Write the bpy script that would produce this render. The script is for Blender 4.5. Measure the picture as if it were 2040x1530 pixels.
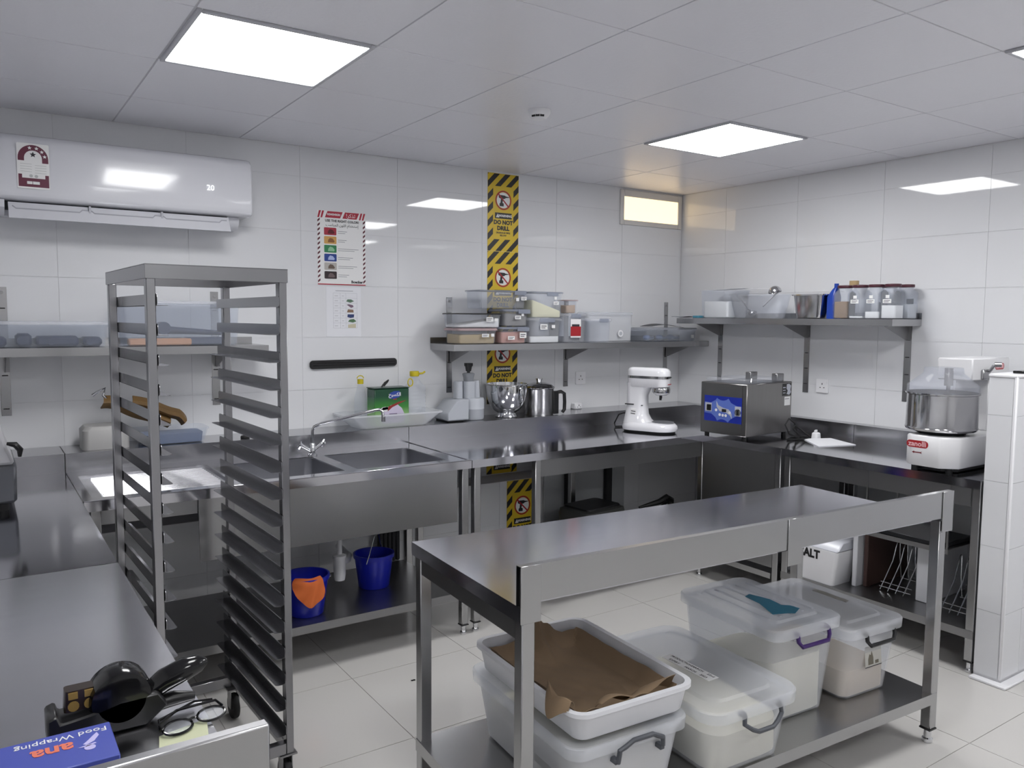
import bpy, bmesh, math, random
from mathutils import Vector, Matrix
random.seed(7)
S = bpy.context.scene
COL = S.collection
for o in list(bpy.data.objects): bpy.data.objects.remove(o)
PI = math.pi

# ------------------------------------------------------------------ camera, world, exposure
YAW, PITCH, ROLL, FPX = 0.593594, 0.0820804, 0.0068839, 1589.17
CAM = Vector((-4.484, -4.359, 1.612))
fw = Vector((math.sin(YAW)*math.cos(PITCH), math.cos(YAW)*math.cos(PITCH), -math.sin(PITCH)))
rt = Vector((math.cos(YAW), -math.sin(YAW), 0)); up = rt.cross(fw)
c_, s_ = math.cos(ROLL), math.sin(ROLL)
cr, cu = c_*rt + s_*up, -s_*rt + c_*up
cam = bpy.data.objects.new('camera', bpy.data.cameras.new('camera')); COL.objects.link(cam)
cam.matrix_world = Matrix(((cr.x, cu.x, -fw.x, CAM.x), (cr.y, cu.y, -fw.y, CAM.y), (cr.z, cu.z, -fw.z, CAM.z), (0, 0, 0, 1)))
cam.data.sensor_width = 36; cam.data.lens = FPX/2040*36; cam.data.clip_start = .02
S.camera = cam
W = bpy.data.worlds.new('world'); S.world = W; W.use_nodes = True
W.node_tree.nodes['Background'].inputs[0].default_value = (.8, .85, .95, 1)
W.node_tree.nodes['Background'].inputs[1].default_value = .3
S.view_settings.view_transform = 'Standard'; S.view_settings.look = 'None'
S.view_settings.gamma = 1; S.view_settings.use_curve_mapping = False
S.view_settings.exposure = 1.42
try: S.cycles.sample_clamp_indirect = 6.0; S.cycles.blur_glossy = 1.0
except Exception: pass
LIGHT = 7.2          # radiance of the ceiling panels
WARM = .62           # radiance of the lit corner window
H = 2.547            # ceiling height

# ------------------------------------------------------------------ materials
def lin(h):
    h = h.lstrip('#'); v = [int(h[i:i+2], 16)/255 for i in (0, 2, 4)]
    return tuple(((c+.055)/1.055)**2.4 if c > .04045 else c/12.92 for c in v) + (1,)
MATS = {}
def mat(name, color='#cccccc', rough=.5, metal=0., spec=.5, emit=0., coat=0., var=0., scale=8., bump=0., bscale=40., stretch=None, alpha=1.):
    if name in MATS: return MATS[name]
    m = bpy.data.materials.new(name); m.use_nodes = True; MATS[name] = m
    nt = m.node_tree; b = nt.nodes['Principled BSDF']
    c = lin(color) if isinstance(color, str) else color
    b.inputs['Base Color'].default_value = c
    b.inputs['Roughness'].default_value = rough
    b.inputs['Metallic'].default_value = metal
    b.inputs['Specular IOR Level'].default_value = spec
    b.inputs['Coat Weight'].default_value = coat
    b.inputs['Coat Roughness'].default_value = .05
    if emit:
        b.inputs['Emission Color'].default_value = c; b.inputs['Emission Strength'].default_value = emit
    if var or bump:
        tc = nt.nodes.new('ShaderNodeTexCoord'); mp = nt.nodes.new('ShaderNodeMapping')
        nt.links.new(tc.outputs['Object'], mp.inputs[0])
        if stretch: mp.inputs['Scale'].default_value = stretch
    if var:
        n = nt.nodes.new('ShaderNodeTexNoise'); n.inputs['Scale'].default_value = scale; n.inputs['Detail'].default_value = 4
        nt.links.new(mp.outputs[0], n.inputs['Vector'])
        mx = nt.nodes.new('ShaderNodeMix'); mx.data_type = 'RGBA'
        mx.inputs[6].default_value = tuple(x*(1-var) for x in c[:3]) + (1,)
        mx.inputs[7].default_value = tuple(min(1, x*(1+var)) for x in c[:3]) + (1,)
        nt.links.new(n.outputs[0], mx.inputs[0]); nt.links.new(mx.outputs[2], b.inputs['Base Color'])
        if metal:
            mr = nt.nodes.new('ShaderNodeMapRange'); mr.inputs[3].default_value = rough*.94; mr.inputs[4].default_value = rough*1.06
            nt.links.new(n.outputs[0], mr.inputs[0]); nt.links.new(mr.outputs[0], b.inputs['Roughness'])
    if bump:
        n2 = nt.nodes.new('ShaderNodeTexNoise'); n2.inputs['Scale'].default_value = bscale; n2.inputs['Detail'].default_value = 2
        nt.links.new(mp.outputs[0], n2.inputs['Vector'])
        bp = nt.nodes.new('ShaderNodeBump'); bp.inputs['Strength'].default_value = bump; bp.inputs['Distance'].default_value = .01
        nt.links.new(n2.outputs[0], bp.inputs['Height']); nt.links.new(bp.outputs[0], b.inputs['Normal'])
    if alpha < 1:          # see-through plastic: part transparent, part its own surface
        out = nt.nodes['Material Output']; tr = nt.nodes.new('ShaderNodeBsdfTransparent'); ms = nt.nodes.new('ShaderNodeMixShader')
        tr.inputs[0].default_value = (.97, .98, 1, 1)
        ms.inputs[0].default_value = alpha
        nt.links.new(tr.outputs[0], ms.inputs[1]); nt.links.new(b.outputs[0], ms.inputs[2]); nt.links.new(ms.outputs[0], out.inputs[0])
    return m
STEEL = mat('brushed_steel', '#b2b2b3', .25, 1, var=.03, scale=3, stretch=(1, 1, 3))
STEELH = mat('worktop_steel', '#c2c2c8', .1, 1, var=.03, scale=4, stretch=(2, 8, 1))
STEELI = mat('island_top_steel', '#d2d2da', .15, 1, var=.03, scale=4, stretch=(2, 9, 1))
STEELD = mat('dull_steel', '#9a9a9b', .33, 1, var=.03, scale=3)
STEELN = mat('brushed_bench_steel', '#d0d0d4', .22, 1, var=.05, scale=5, stretch=(1, 6, 1))
UPST = mat('upstand_steel', '#b6b6b9', .2, 1, var=.03, scale=4)
SINK = mat('sink_steel', '#a9aab0', .33, 1, var=.08, scale=7)
RACKM = mat('rack_steel', '#a0a0a3', .26, 1, var=.03, scale=3)
CHROME = mat('chrome', '#d9dadc', .07, 1)
POLISH = mat('polished_steel', '#c4c4c6', .11, 1)
TILE = mat('white_glazed_tile', '#dedfe2', .035, spec=.5, var=.015, scale=.8)
GROUT = mat('tile_grout', '#dadadd', .8)
FLOORM = mat('porcelain_floor', '#c7c5c2', .2, var=.03, scale=2.2, spec=.4)
FGROUT = mat('floor_grout', '#8d8985', .8)
CEILM = mat('ceiling_panel', '#e6e6ec', .33, var=.012, scale=3, bump=.12, bscale=60)
CGRID = mat('ceiling_grid', '#c9c9ce', .5)
PAINT = mat('plain_wall_paint', '#d6d6d8', .6)
WHITEP = mat('white_plastic', '#e9e9ec', .3)
ACW = mat('white_gloss_plastic', '#dcdde3', .16, coat=.3)
BLACK = mat('black_plastic', '#151517', .35)
BLACKG = mat('black_gloss', '#0b0b0d', .13)
RUBBER = mat('black_rubber', '#0e0e10', .6)
DARK = mat('dark_void', '#1c1d20', .7)
FROST = mat('frosted_plastic', '#f2f3f6', .3, alpha=.115)
FROSTL = mat('frosted_lid', '#eef0f5', .28, alpha=.28)
CLEAR = mat('clear_plastic', '#e6e9ee', .12, alpha=.09)
BLUEF = mat('bluish_clear_plastic', '#e3e8ef', .2, alpha=.12)
MILKY = mat('milky_plastic', '#eeeff2', .3, alpha=.45)
SMOKE = mat('smoky_clear_plastic', '#d2d2d6', .1, alpha=.15)
YELLOW = mat('sign_yellow', '#d8b829', .4)
SBLACK = mat('sign_black', '#1a1a1c', .4)
SWHITE = mat('sign_white', '#e8e8e8', .4)
SRED = mat('sign_red', '#a32028', .4)
PAPER = mat('white_paper', '#e4e5ea', .7)
INK = mat('print_ink', '#2a2a30', .6)
INKG = mat('print_grey', '#83838c', .6)
KRAFT = mat('kraft_paper', '#8a745b', .75, var=.16, scale=9, bump=.15, bscale=30)
FLOUR = mat('white_flour', '#efeeea', .9)
CREAM = mat('cream_flour', '#e9e4cf', .9)
MAROON = mat('maroon_plastic', '#4a1f2c', .35)
BLUE = mat('blue_plastic', '#1620a0', .3)
GREYP = mat('grey_plastic', '#b4b8bf', .35)

# ------------------------------------------------------------------ mesh builder
WM = {}
class MB:
    def __init__(s): s.bm = bmesh.new()
    def _add(s, t, M=None):
        if M is not None: t.transform(M)
        me = bpy.data.meshes.new('tmp'); t.to_mesh(me); t.free(); s.bm.from_mesh(me); bpy.data.meshes.remove(me); return s
    def box(s, x0, x1, y0, y1, z0, z1, bev=0., seg=1, M=None):
        t = bmesh.new(); bmesh.ops.create_cube(t, size=1)
        for v in t.verts: v.co = ((x0+x1)/2+v.co.x*(x1-x0), (y0+y1)/2+v.co.y*(y1-y0), (z0+z1)/2+v.co.z*(z1-z0))
        if bev: bmesh.ops.bevel(t, geom=t.edges[:], offset=bev, segments=seg, affect='EDGES', profile=.5)
        return s._add(t, M)
    def cyl(s, p0, p1, r0, r1=None, seg=16, bev=0., M=None):
        p0, p1 = Vector(p0), Vector(p1); d = p1-p0; t = bmesh.new()
        bmesh.ops.create_cone(t, cap_ends=True, segments=seg, radius1=r0, radius2=r0 if r1 is None else r1, depth=d.length)
        if bev:
            e = [e for e in t.edges if len(e.link_faces) == 2 and any(len(f.verts) > 4 for f in e.link_faces)]
            bmesh.ops.bevel(t, geom=e, offset=bev, segments=2, affect='EDGES', profile=.5)
        t.transform(Matrix.Translation((p0+p1)/2) @ d.to_track_quat('Z', 'Y').to_matrix().to_4x4())
        return s._add(t, M)
    def tube(s, pts, r, seg=8, closed=False, M=None):
        P = [Vector(p) for p in pts]; n = len(P); t = bmesh.new(); rings = []; last = None
        for i in range(n):
            a = P[(i-1) % n] if (closed or i > 0) else P[i]; b = P[(i+1) % n] if (closed or i < n-1) else P[i]
            d = (b-a).normalized()
            if last is None:
                u = d.orthogonal().normalized()
            else:
                u = (last - d*last.dot(d)); u = u.normalized() if u.length > 1e-6 else d.orthogonal().normalized()
            last = u; w = d.cross(u); rr = r[i] if isinstance(r, (list, tuple)) else r
            rings.append([t.verts.new(P[i]+rr*(math.cos(2*PI*k/seg)*u+math.sin(2*PI*k/seg)*w)) for k in range(seg)])
        m = n if closed else n-1
        for i in range(m):
            A, B = rings[i], rings[(i+1) % n]
            for k in range(seg): t.faces.new((A[k], A[(k+1) % seg], B[(k+1) % seg], B[k]))
        if not closed: t.faces.new(rings[0][::-1]); t.faces.new(rings[-1])
        bmesh.ops.recalc_face_normals(t, faces=t.faces[:])
        return s._add(t, M)
    def lathe(s, prof, c=(0, 0), seg=32, M=None):
        t = bmesh.new(); rings = []
        for r, z in prof:
            if r < 1e-5: rings.append([t.verts.new((c[0], c[1], z))])
            else: rings.append([t.verts.new((c[0]+r*math.cos(2*PI*k/seg), c[1]+r*math.sin(2*PI*k/seg), z)) for k in range(seg)])
        for A, B in zip(rings, rings[1:]):
            for k in range(seg):
                j = (k+1) % seg
                if len(A) == 1 and len(B) == 1: break
                if len(A) == 1: t.faces.new((A[0], B[j], B[k]))
                elif len(B) == 1: t.faces.new((A[k], A[j], B[0]))
                else: t.faces.new((A[k], A[j], B[j], B[k]))
        if len(rings[0]) > 1: t.faces.new(rings[0][::-1])
        if len(rings[-1]) > 1: t.faces.new(rings[-1])
        bmesh.ops.recalc_face_normals(t, faces=t.faces[:])
        return s._add(t, M)
    def prism(s, poly, axis, a, b, bev=0., M=None, seg=1):
        f = {'x': lambda u, v, w: (w, u, v), 'y': lambda u, v, w: (u, w, v), 'z': lambda u, v, w: (u, v, w)}[axis]
        t = bmesh.new(); A = [t.verts.new(f(u, v, a)) for u, v in poly]; B = [t.verts.new(f(u, v, b)) for u, v in poly]
        n = len(poly); t.faces.new(A); t.faces.new(B[::-1])
        for i in range(n): t.faces.new((A[i], B[i], B[(i+1) % n], A[(i+1) % n]))
        bmesh.ops.recalc_face_normals(t, faces=t.faces[:])
        if bev: bmesh.ops.bevel(t, geom=t.edges[:], offset=bev, segments=seg, affect='EDGES', profile=.5)
        return s._add(t, M)
    def loft(s, levels, seg=4, M=None, caps=(True, True)):
        t = bmesh.new(); rings = []
        for L in levels:
            z, hx, hy, r = L[:4]; cx, cy = (L[4], L[5]) if len(L) > 4 else (0, 0)
            r = min(r, hx*.999, hy*.999); ring = []
            for sx, sy, a0 in ((1, 1, 0), (-1, 1, PI/2), (-1, -1, PI), (1, -1, 1.5*PI)):
                for k in range(seg+1):
                    a = a0+PI/2*k/seg
                    ring.append(t.verts.new((cx+sx*(hx-r)+r*math.cos(a), cy+sy*(hy-r)+r*math.sin(a), z)))
            rings.append(ring)
        n = len(rings[0])
        for A, B in zip(rings, rings[1:]):
            for k in range(n): t.faces.new((A[k], A[(k+1) % n], B[(k+1) % n], B[k]))
        if caps[0]: t.faces.new(rings[0][::-1])
        if caps[1]: t.faces.new(rings[-1])
        bmesh.ops.recalc_face_normals(t, faces=t.faces[:])
        return s._add(t, M)
    def ball(s, c, rad, seg=16, M=None):
        t = bmesh.new(); bmesh.ops.create_uvsphere(t, u_segments=seg, v_segments=max(6, seg//2), radius=1)
        rad = rad if isinstance(rad, (tuple, list)) else (rad,)*3
        for v in t.verts: v.co = (c[0]+v.co.x*rad[0], c[1]+v.co.y*rad[1], c[2]+v.co.z*rad[2])
        return s._add(t, M)
    def sheet(s, f, nu, nv, th=0., M=None):
        t = bmesh.new(); V = [[t.verts.new(f(i/nu, j/nv)) for j in range(nv+1)] for i in range(nu+1)]
        for i in range(nu):
            for j in range(nv): t.faces.new((V[i][j], V[i+1][j], V[i+1][j+1], V[i][j+1]))
        bmesh.ops.recalc_face_normals(t, faces=t.faces[:])
        if th: bmesh.ops.solidify(t, geom=t.faces[:], thickness=th)
        return s._add(t, M)
    def decal(s, poly, M, t0=0., t1=.0006): return s.prism(poly, 'z', t0, t1, M=M)
    def build(s, name, m, parent=None, local=False, smooth=40, kind=None):
        if parent is not None and not local: s.bm.transform(WM[parent.name].inverted())
        me = bpy.data.meshes.new(name); s.bm.to_mesh(me); s.bm.free(); me.materials.append(m)
        if smooth:
            for p in me.polygons: p.use_smooth = True
            me.set_sharp_from_angle(angle=math.radians(smooth))
        o = bpy.data.objects.new(name, me); COL.objects.link(o)
        if parent is not None: o.parent = parent; WM[o.name] = WM[parent.name]
        else: WM[o.name] = Matrix()
        if kind: o['kind'] = kind
        return o
def B(x0, x1, y0, y1, z0, z1, bev=0.): return MB().box(x0, x1, y0, y1, z0, z1, bev)
def tag(o, label, cat, group=None, kind=None):
    if label: o['label'] = label
    if cat: o['category'] = cat
    if group: o['group'] = group
    if kind: o['kind'] = kind
    return o
def thing(name, label, cat, loc=(0, 0, 0), rz=0., group=None):
    o = bpy.data.objects.new(name, None); COL.objects.link(o); o.empty_display_size = .05
    o.location = loc; o.rotation_euler = (0, 0, rz); WM[o.name] = Matrix.Translation(loc) @ Matrix.Rotation(rz, 4, 'Z')
    return tag(o, label, cat, group)
def dup(root, loc, rz=0., label=None):
    def cp(o, par):
        c = o.copy(); COL.objects.link(c); c.parent = par
        for ch in list(o.children): cp(ch, c)
        return c
    r = cp(root, None); r.location = loc; r.rotation_euler = (0, 0, rz)
    WM[r.name] = Matrix.Translation(loc) @ Matrix.Rotation(rz, 4, 'Z')
    if label: r['label'] = label
    return r
def piece(me, name, parent, loc):
    o = bpy.data.objects.new(name, me); COL.objects.link(o); o.parent = parent; o.location = loc; WM[o.name] = Matrix(); return o
def frame(o, ux, uy):
    ux, uy = Vector(ux).normalized(), Vector(uy).normalized(); uz = ux.cross(uy)
    return Matrix(((ux.x, uy.x, uz.x, o[0]), (ux.y, uy.y, uz.y, o[1]), (ux.z, uy.z, uz.z, o[2]), (0, 0, 0, 1)))
def FB(x, y, z): return frame((x, y, z), (1, 0, 0), (0, 0, 1))       # faces -Y (back wall prints)
def FR(x, y, z): return frame((x, y, z), (0, -1, 0), (0, 0, 1))      # faces -X (right wall prints)
def text(body, size, M, m, parent, name='lettering', bold=0., align='CENTER', local=False, sx=1.):
    cu = bpy.data.curves.new('txt', 'FONT'); cu.body = body; cu.size = size; cu.align_x = align; cu.align_y = 'CENTER'
    cu.extrude = .0003; cu.offset = bold; cu.resolution_u = 2
    o = bpy.data.objects.new('txt', cu); COL.objects.link(o)
    me = bpy.data.meshes.new_from_object(o); bpy.data.objects.remove(o); bpy.data.curves.remove(cu)
    me.transform(M @ Matrix.Diagonal((sx, 1, 1, 1)))
    if not local: me.transform(WM[parent.name].inverted())
    me.materials.clear(); me.materials.append(m); me.name = name
    ob = bpy.data.objects.new(name, me); COL.objects.link(ob); ob.parent = parent; WM[ob.name] = WM[parent.name]
    return ob
def ar(s): return s[::-1]
def circle(cx, cy, r, n=24, a0=0, a1=2*PI):
    return [(cx+r*math.cos(a0+(a1-a0)*k/n), cy+r*math.sin(a0+(a1-a0)*k/n)) for k in range(n if a1-a0 > 6.28 else n+1)]
def rect(x0, x1, y0, y1): return [(x0, y0), (x1, y0), (x1, y1), (x0, y1)]
def rrect(x0, x1, y0, y1, r, n=4):
    P = []
    for cx, cy, a in ((x1-r, y1-r, 0), (x0+r, y1-r, PI/2), (x0+r, y0+r, PI), (x1-r, y0+r, 1.5*PI)):
        P += [(cx+r*math.cos(a+PI/2*k/n), cy+r*math.sin(a+PI/2*k/n)) for k in range(n+1)]
    return P
def clip(poly, x0, x1, y0, y1):
    def cut(P, f, isec):
        out = []
        for i in range(len(P)):
            a, b = P[i-1], P[i]
            if f(b):
                if not f(a): out.append(isec(a, b))
                out.append(b)
            elif f(a): out.append(isec(a, b))
        return out
    def ix(v): return lambda a, b: (v, a[1]+(b[1]-a[1])*(v-a[0])/(b[0]-a[0]))
    def iy(v): return lambda a, b: (a[0]+(b[0]-a[0])*(v-a[1])/(b[1]-a[1]), v)
    for f, g in ((lambda p: p[0] >= x0, ix(x0)), (lambda p: p[0] <= x1, ix(x1)), (lambda p: p[1] >= y0, iy(y0)), (lambda p: p[1] <= y1, iy(y1))):
        if poly: poly = cut(poly, f, g)
    return poly
def struct(o): o['kind'] = 'structure'; return o
def star(cx, cy, r):
    return [(cx+(r if k % 2 == 0 else r*.45)*math.sin(k*PI/5), cy+(r if k % 2 == 0 else r*.45)*math.cos(k*PI/5)) for k in range(10)]

# ------------------------------------------------------------------ room shell
X0, Y0 = -4.95, -6.5
def tiles(parent, name, m, us, vs, gap, mk):
    """a field of rectangular tiles cut by the joint positions us, vs; full ones share a mesh"""
    cache = {}
    for u0, u1 in zip(us, us[1:]):
        for v0, v1 in zip(vs, vs[1:]):
            a, b = round(u1-u0-gap, 4), round(v1-v0-gap, 4)
            if a < .01 or b < .01: continue
            if (a, b) not in cache:
                me = bpy.data.meshes.new(name); t = mk(a, b).bm; t.to_mesh(me); t.free(); me.materials.append(m); cache[(a, b)] = me
            yield cache[(a, b)], (u0+u1)/2, (v0+v1)/2
def joints(lo, hi, first, pitch):
    k = math.ceil((lo-first)/pitch+1e-6); out = [lo]
    while first+k*pitch < hi-1e-4: out.append(first+k*pitch); k += 1
    return out+[hi]
floor = struct(B(X0-.1, .1, Y0-.1, .1, -.06, -.002).build('floor', FGROUT))
for me, u, v in tiles(floor, 'floor_tile', FLOORM, joints(X0, 0, -3.14, .5875), joints(Y0, 0, -1.105, .602), .003, lambda a, b: MB().box(-a/2, a/2, -b/2, b/2, -.002, 0)):
    piece(me, 'floor_tile', floor, (u, v, 0))
ZJ = [0, .022, .317, .612, .907, 1.202, 1.497, 1.792, 2.087, 2.382, H]
wall_back = struct(B(X0-.1, .1, .0025, .1, -.06, H+.1).build('wall_back', GROUT))
for me, u, v in tiles(wall_back, 'wall_tile', TILE, joints(X0, 0, -.01, .59), ZJ, 0.0016, lambda a, b: MB().box(-a/2, a/2, 0, .0025, -b/2, b/2)):
    piece(me, 'wall_tile', wall_back, (u, 0, v))
wall_right = struct(B(.0025, .1, Y0-.1, .1, -.06, H+.1).build('wall_right', GROUT))
for me, u, v in tiles(wall_right, 'wall_tile', TILE, joints(Y0, 0, -1.622, .597), ZJ, 0.0016, lambda a, b: MB().box(0, .0025, -a/2, a/2, -b/2, b/2)):
    piece(me, 'wall_tile', wall_right, (0, u, v))
struct(B(X0-.1, X0, Y0-.1, .1, -.06, H+.1).build('wall_left', PAINT))
struct(B(X0-.1, .1, Y0-.1, Y0, -.06, H+.1).build('wall_front', PAINT))
ceiling = struct(B(X0-.1, .1, Y0-.1, .1, H+.003, H+.1).build('ceiling', CGRID))
LAMPS = [(-3, 1), (1, 1), (1, -2), (-3, -2), (-3, -5), (2, -5)]  # last panel is added out of view to brighten the low partition
CX, CY = (lambda i: .6*i-2.085), (lambda j: .6*j-2.34)
lamp_c = [(CX(i)+.3, CY(j)+.3) for i, j in LAMPS]
for me, u, v in tiles(ceiling, 'ceiling_tile', CEILM, joints(X0, 0, -2.085, .6), joints(Y0, 0, -2.34, .6), .006, lambda a, b: MB().box(-a/2, a/2, -b/2, b/2, 0, .004, .0012)):
    if any(abs(u-a) < .1 and abs(v-b) < .1 for a, b in lamp_c): continue
    piece(me, 'ceiling_tile', ceiling, (u, v, H))
# low tiled partition at the end of the right-hand bench
PX, PY0, PY1, PZ = -.76, -2.735, -2.62, 1.38
wp = struct(B(PX+.003, .0, PY0+.003, PY1, 0, PZ-.003).build('wall_partition', GROUT))
for me, u, v in tiles(wp, 'wall_tile', TILE, [PX+.012, -.59, 0], [.022, .317, .612, .907, 1.202, PZ-.012], 0.0016, lambda a, b: MB().box(-a/2, a/2, 0, .003, -b/2, b/2)):
    piece(me, 'wall_tile', wp, (u, PY0, v))
for me, u, v in tiles(wp, 'wall_tile', TILE, [PY0+.012, PY1], [.022, .317, .612, .907, 1.202, PZ-.012], 0.0016, lambda a, b: MB().box(0, .003, -a/2, a/2, -b/2, b/2)):
    piece(me, 'wall_tile', wp, (PX, u, v))
struct(MB().box(PX-.004, PX+.011, PY0-.004, PY0+.011, .02, PZ, .005).box(PX-.004, 0, PY0-.004, PY1+.004, PZ-.012, PZ+.004, .005).build('trim_1', WHITEP))
struct(MB().prism([(PX-.042, PY1), (PX-.042, PY0-.042), (0, PY0-.042), (0, PY0), (PX, PY0), (PX, PY1)], 'z', 0, .012, .003).build('trim_2', WHITEP))
# boxed-in drain pipes along the foot of the back wall
LB = struct(B(X0, -.02, -.217, -.001, 0, .587).build('wall_pipe_box', GROUT))
for me, u, v in tiles(LB, 'wall_tile', TILE, joints(X0, -.02, -.01, .59), [0, .022, .317, .587], 0.0016, lambda a, b: MB().box(-a/2, a/2, -.22, -.217, -b/2, b/2)):
    piece(me, 'wall_tile', LB, (u, 0, v))
# lit transom window
wn = struct(MB().box(-.628, -.591, -.012, 0, 2.287, 2.535, .003).box(-.053, -.016, -.012, 0, 2.287, 2.535, .003).box(-.591, -.053, -.012, 0, 2.487, 2.535, .003).box(-.591, -.053, -.012, 0, 2.287, 2.322, .003).build('window_1', mat('window_frame', '#d4d2d0', .35)))
B(-.593, -.051, -.005, -.001, 2.32, 2.489).build('pane', mat('lit_pane', (1., .75, .42, 1), .2, emit=WARM), wn)

# ceiling panels
def ceiling_light(i, j, label, group=None):
    x0, y0 = CX(i), CY(j)
    t = thing('ceiling_light', label, 'ceiling light', (x0+.3, y0+.3, H), group=group)
    MB().box(x0+.006, x0+.022, y0+.006, y0+.594, H-.008, H+.002, .002).box(x0+.578, x0+.594, y0+.006, y0+.594, H-.008, H+.002, .002).box(x0+.022, x0+.578, y0+.006, y0+.022, H-.008, H+.002, .002).box(x0+.022, x0+.578, y0+.578, y0+.594, H-.008, H+.002, .002).build('frame', mat('panel_frame', '#b9bac0', .4), t)
    MB().prism(rrect(x0+.02, x0+.58, y0+.02, y0+.58, .012), 'z', H-.006, H-.001).build('diffuser', mat('led_diffuser', (1, 1, 1, 1), .4, emit=LIGHT), t)
for (i, j), lb in zip(LAMPS, ['glowing square ceiling panel above the tray rack and air conditioner', 'glowing square ceiling panel beside the smoke detector near the corner window', 'glowing square ceiling panel over the low tiled partition']):
    ceiling_light(i, j, lb)
for i, j in LAMPS[3:]: ceiling_light(i, j, 'glowing square ceiling panel of an unseen set, the last added to light the partition', 'ceiling panels outside the picture')
t = thing('smoke_detector', 'round white smoke detector with dark slots on the ceiling', 'smoke detector', (-2.33, -1.37, H))
MB().lathe([(.052, H-.0005), (.052, H-.012), (.046, H-.024), (.03, H-.04), (.0, H-.042)], (-2.33, -1.37)).build('body', WHITEP, t)
s = MB()
for a in (-.5, 0, .5):
    a += -2.35
    s.box(-.009, .009, -.002, .002, -.0045, .0045, M=Matrix.Translation((-2.33+.0405*math.cos(a), -1.37+.0405*math.sin(a), H-.031)) @ Matrix.Rotation(a+PI/2, 4, 'Z'))
s.build('vent_slots', BLACK, t)

# ------------------------------------------------------------------ air conditioner
AX0, AX1 = -4.41, -3.277
t = thing('air_conditioner', 'long white split air conditioner with open louver below the ceiling', 'air conditioner', (-3.84, -.002, 2.05))
pr = [(-.002, 2.413), (-.12, 2.413), (-.165, 2.403), (-.19, 2.38), (-.2, 2.34), (-.205, 2.2), (-.203, 2.145), (-.195, 2.125), (-.17, 2.118), (-.002, 2.118)]
MB().prism(pr, 'x', AX0, AX1, .012, seg=3).build('front_panel', ACW, t)
MB().prism([(-.002, 2.117), (-.175, 2.117), (-.165, 2.085), (-.11, 2.06), (-.002, 2.055)], 'x', AX0+.03, AX0+.062).prism([(-.002, 2.117), (-.13, 2.117), (-.12, 2.085), (-.09, 2.06), (-.002, 2.055)], 'x', AX1-.11, AX1-.05).prism([(-.002, 2.117), (-.05, 2.117), (-.05, 2.06), (-.002, 2.055)], 'x', AX0+.062, AX1-.095).build('lower_body', ACW, t)
B(AX0+.063, AX1-.096, -.12, -.051, 2.085, 2.116).build('outlet', DARK, t)
fl = MB().prism([(-.163, 2.107), (-.166, 2.109), (-.214, 2.036), (-.208, 2.034)], 'x', AX0+.075, AX1-.115).build('louver', mat('louver_white', '#cfd0d6', .3), t)
s = MB(); xa, xb = AX0+.085, AX1-.12; n = 3; w = (xb-xa)/n
for k in range(n):
    a = xa+k*w; pts = []
    for u, dz in ((.02, 0), (.06, -.012), (.86, -.012), (.9, 0), (.98, 0)): pts.append((a+u*w, -.177+dz*.6, 2.092+dz))
    s.tube(pts, .0035, 6)
s.build('rib', mat('louver_rib', '#a9aab2', .4), fl)
s = MB()
for k in (1, 2): s.box(xa+k*w-.004, xa+k*w+.004, -.185, -.12, 2.07, 2.112)
s.build('divider', mat('louver_rib', '#a9aab2'), fl)
text('20', .038, FB(-3.484, -.2067, 2.243), mat('lit_digits', (1, 1, 1, 1), .4, emit=.42), t, 'display', -.0002)
EM = FB(-4.235, -.2068, 2.265); st = MB().decal(rrect(-.062, .062, -.098, .098, .006), EM).build('energy_sticker', SWHITE, t)
MR = mat('sticker_maroon', '#5f1836', .4)
arc = circle(0, .034, .058, 18, 0, PI)+circle(0, .034, .034, 18, 0, PI)[::-1]
MB().decal(arc, EM, .0006, .001).decal([(-.058, .034), (-.058, .022), (-.034, .022), (-.034, .034)], EM, .0006, .001).decal([(.058, .034), (.058, .016), (.034, .016), (.034, .034)], EM, .0006, .001).decal([(-.058, -.09), (.058, -.09), (.058, -.036), (.044, -.036), (.044, -.052), (-.044, -.052), (-.044, -.036), (-.058, -.036)], EM, .0006, .001).build('maroon_print', MR, st)
s = MB()
for a in (105, 72, 42, 14): s.decal(star(.046*math.cos(math.radians(a)), .034+.046*math.sin(math.radians(a)), .0085), EM, .001, .0014)
s.decal(rect(-.026, -.006, -.078, -.066), EM, .001, .0014).decal(rect(-.004, .022, -.078, -.066), EM, .001, .0014).build('star', SWHITE, st)
MB().decal(star(0, .05, .013), EM, .0006, .001).build('star', INK, st)
s = MB()
for k in range(4): s.decal(rect(-.05, -.006, .008-.011*k, .0095-.011*k), EM, .0006, .0009).decal(rect(.006, .05, .004-.011*k, .0055-.011*k), EM, .0006, .0009)
s.decal(circle(-.01, -.042, .007, 12), EM, .0006, .0009).decal(circle(.01, -.043, .007, 12), EM, .0006, .0009).build('fine_print', mat('faint_print', '#b5b8b8', .6), st)

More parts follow.
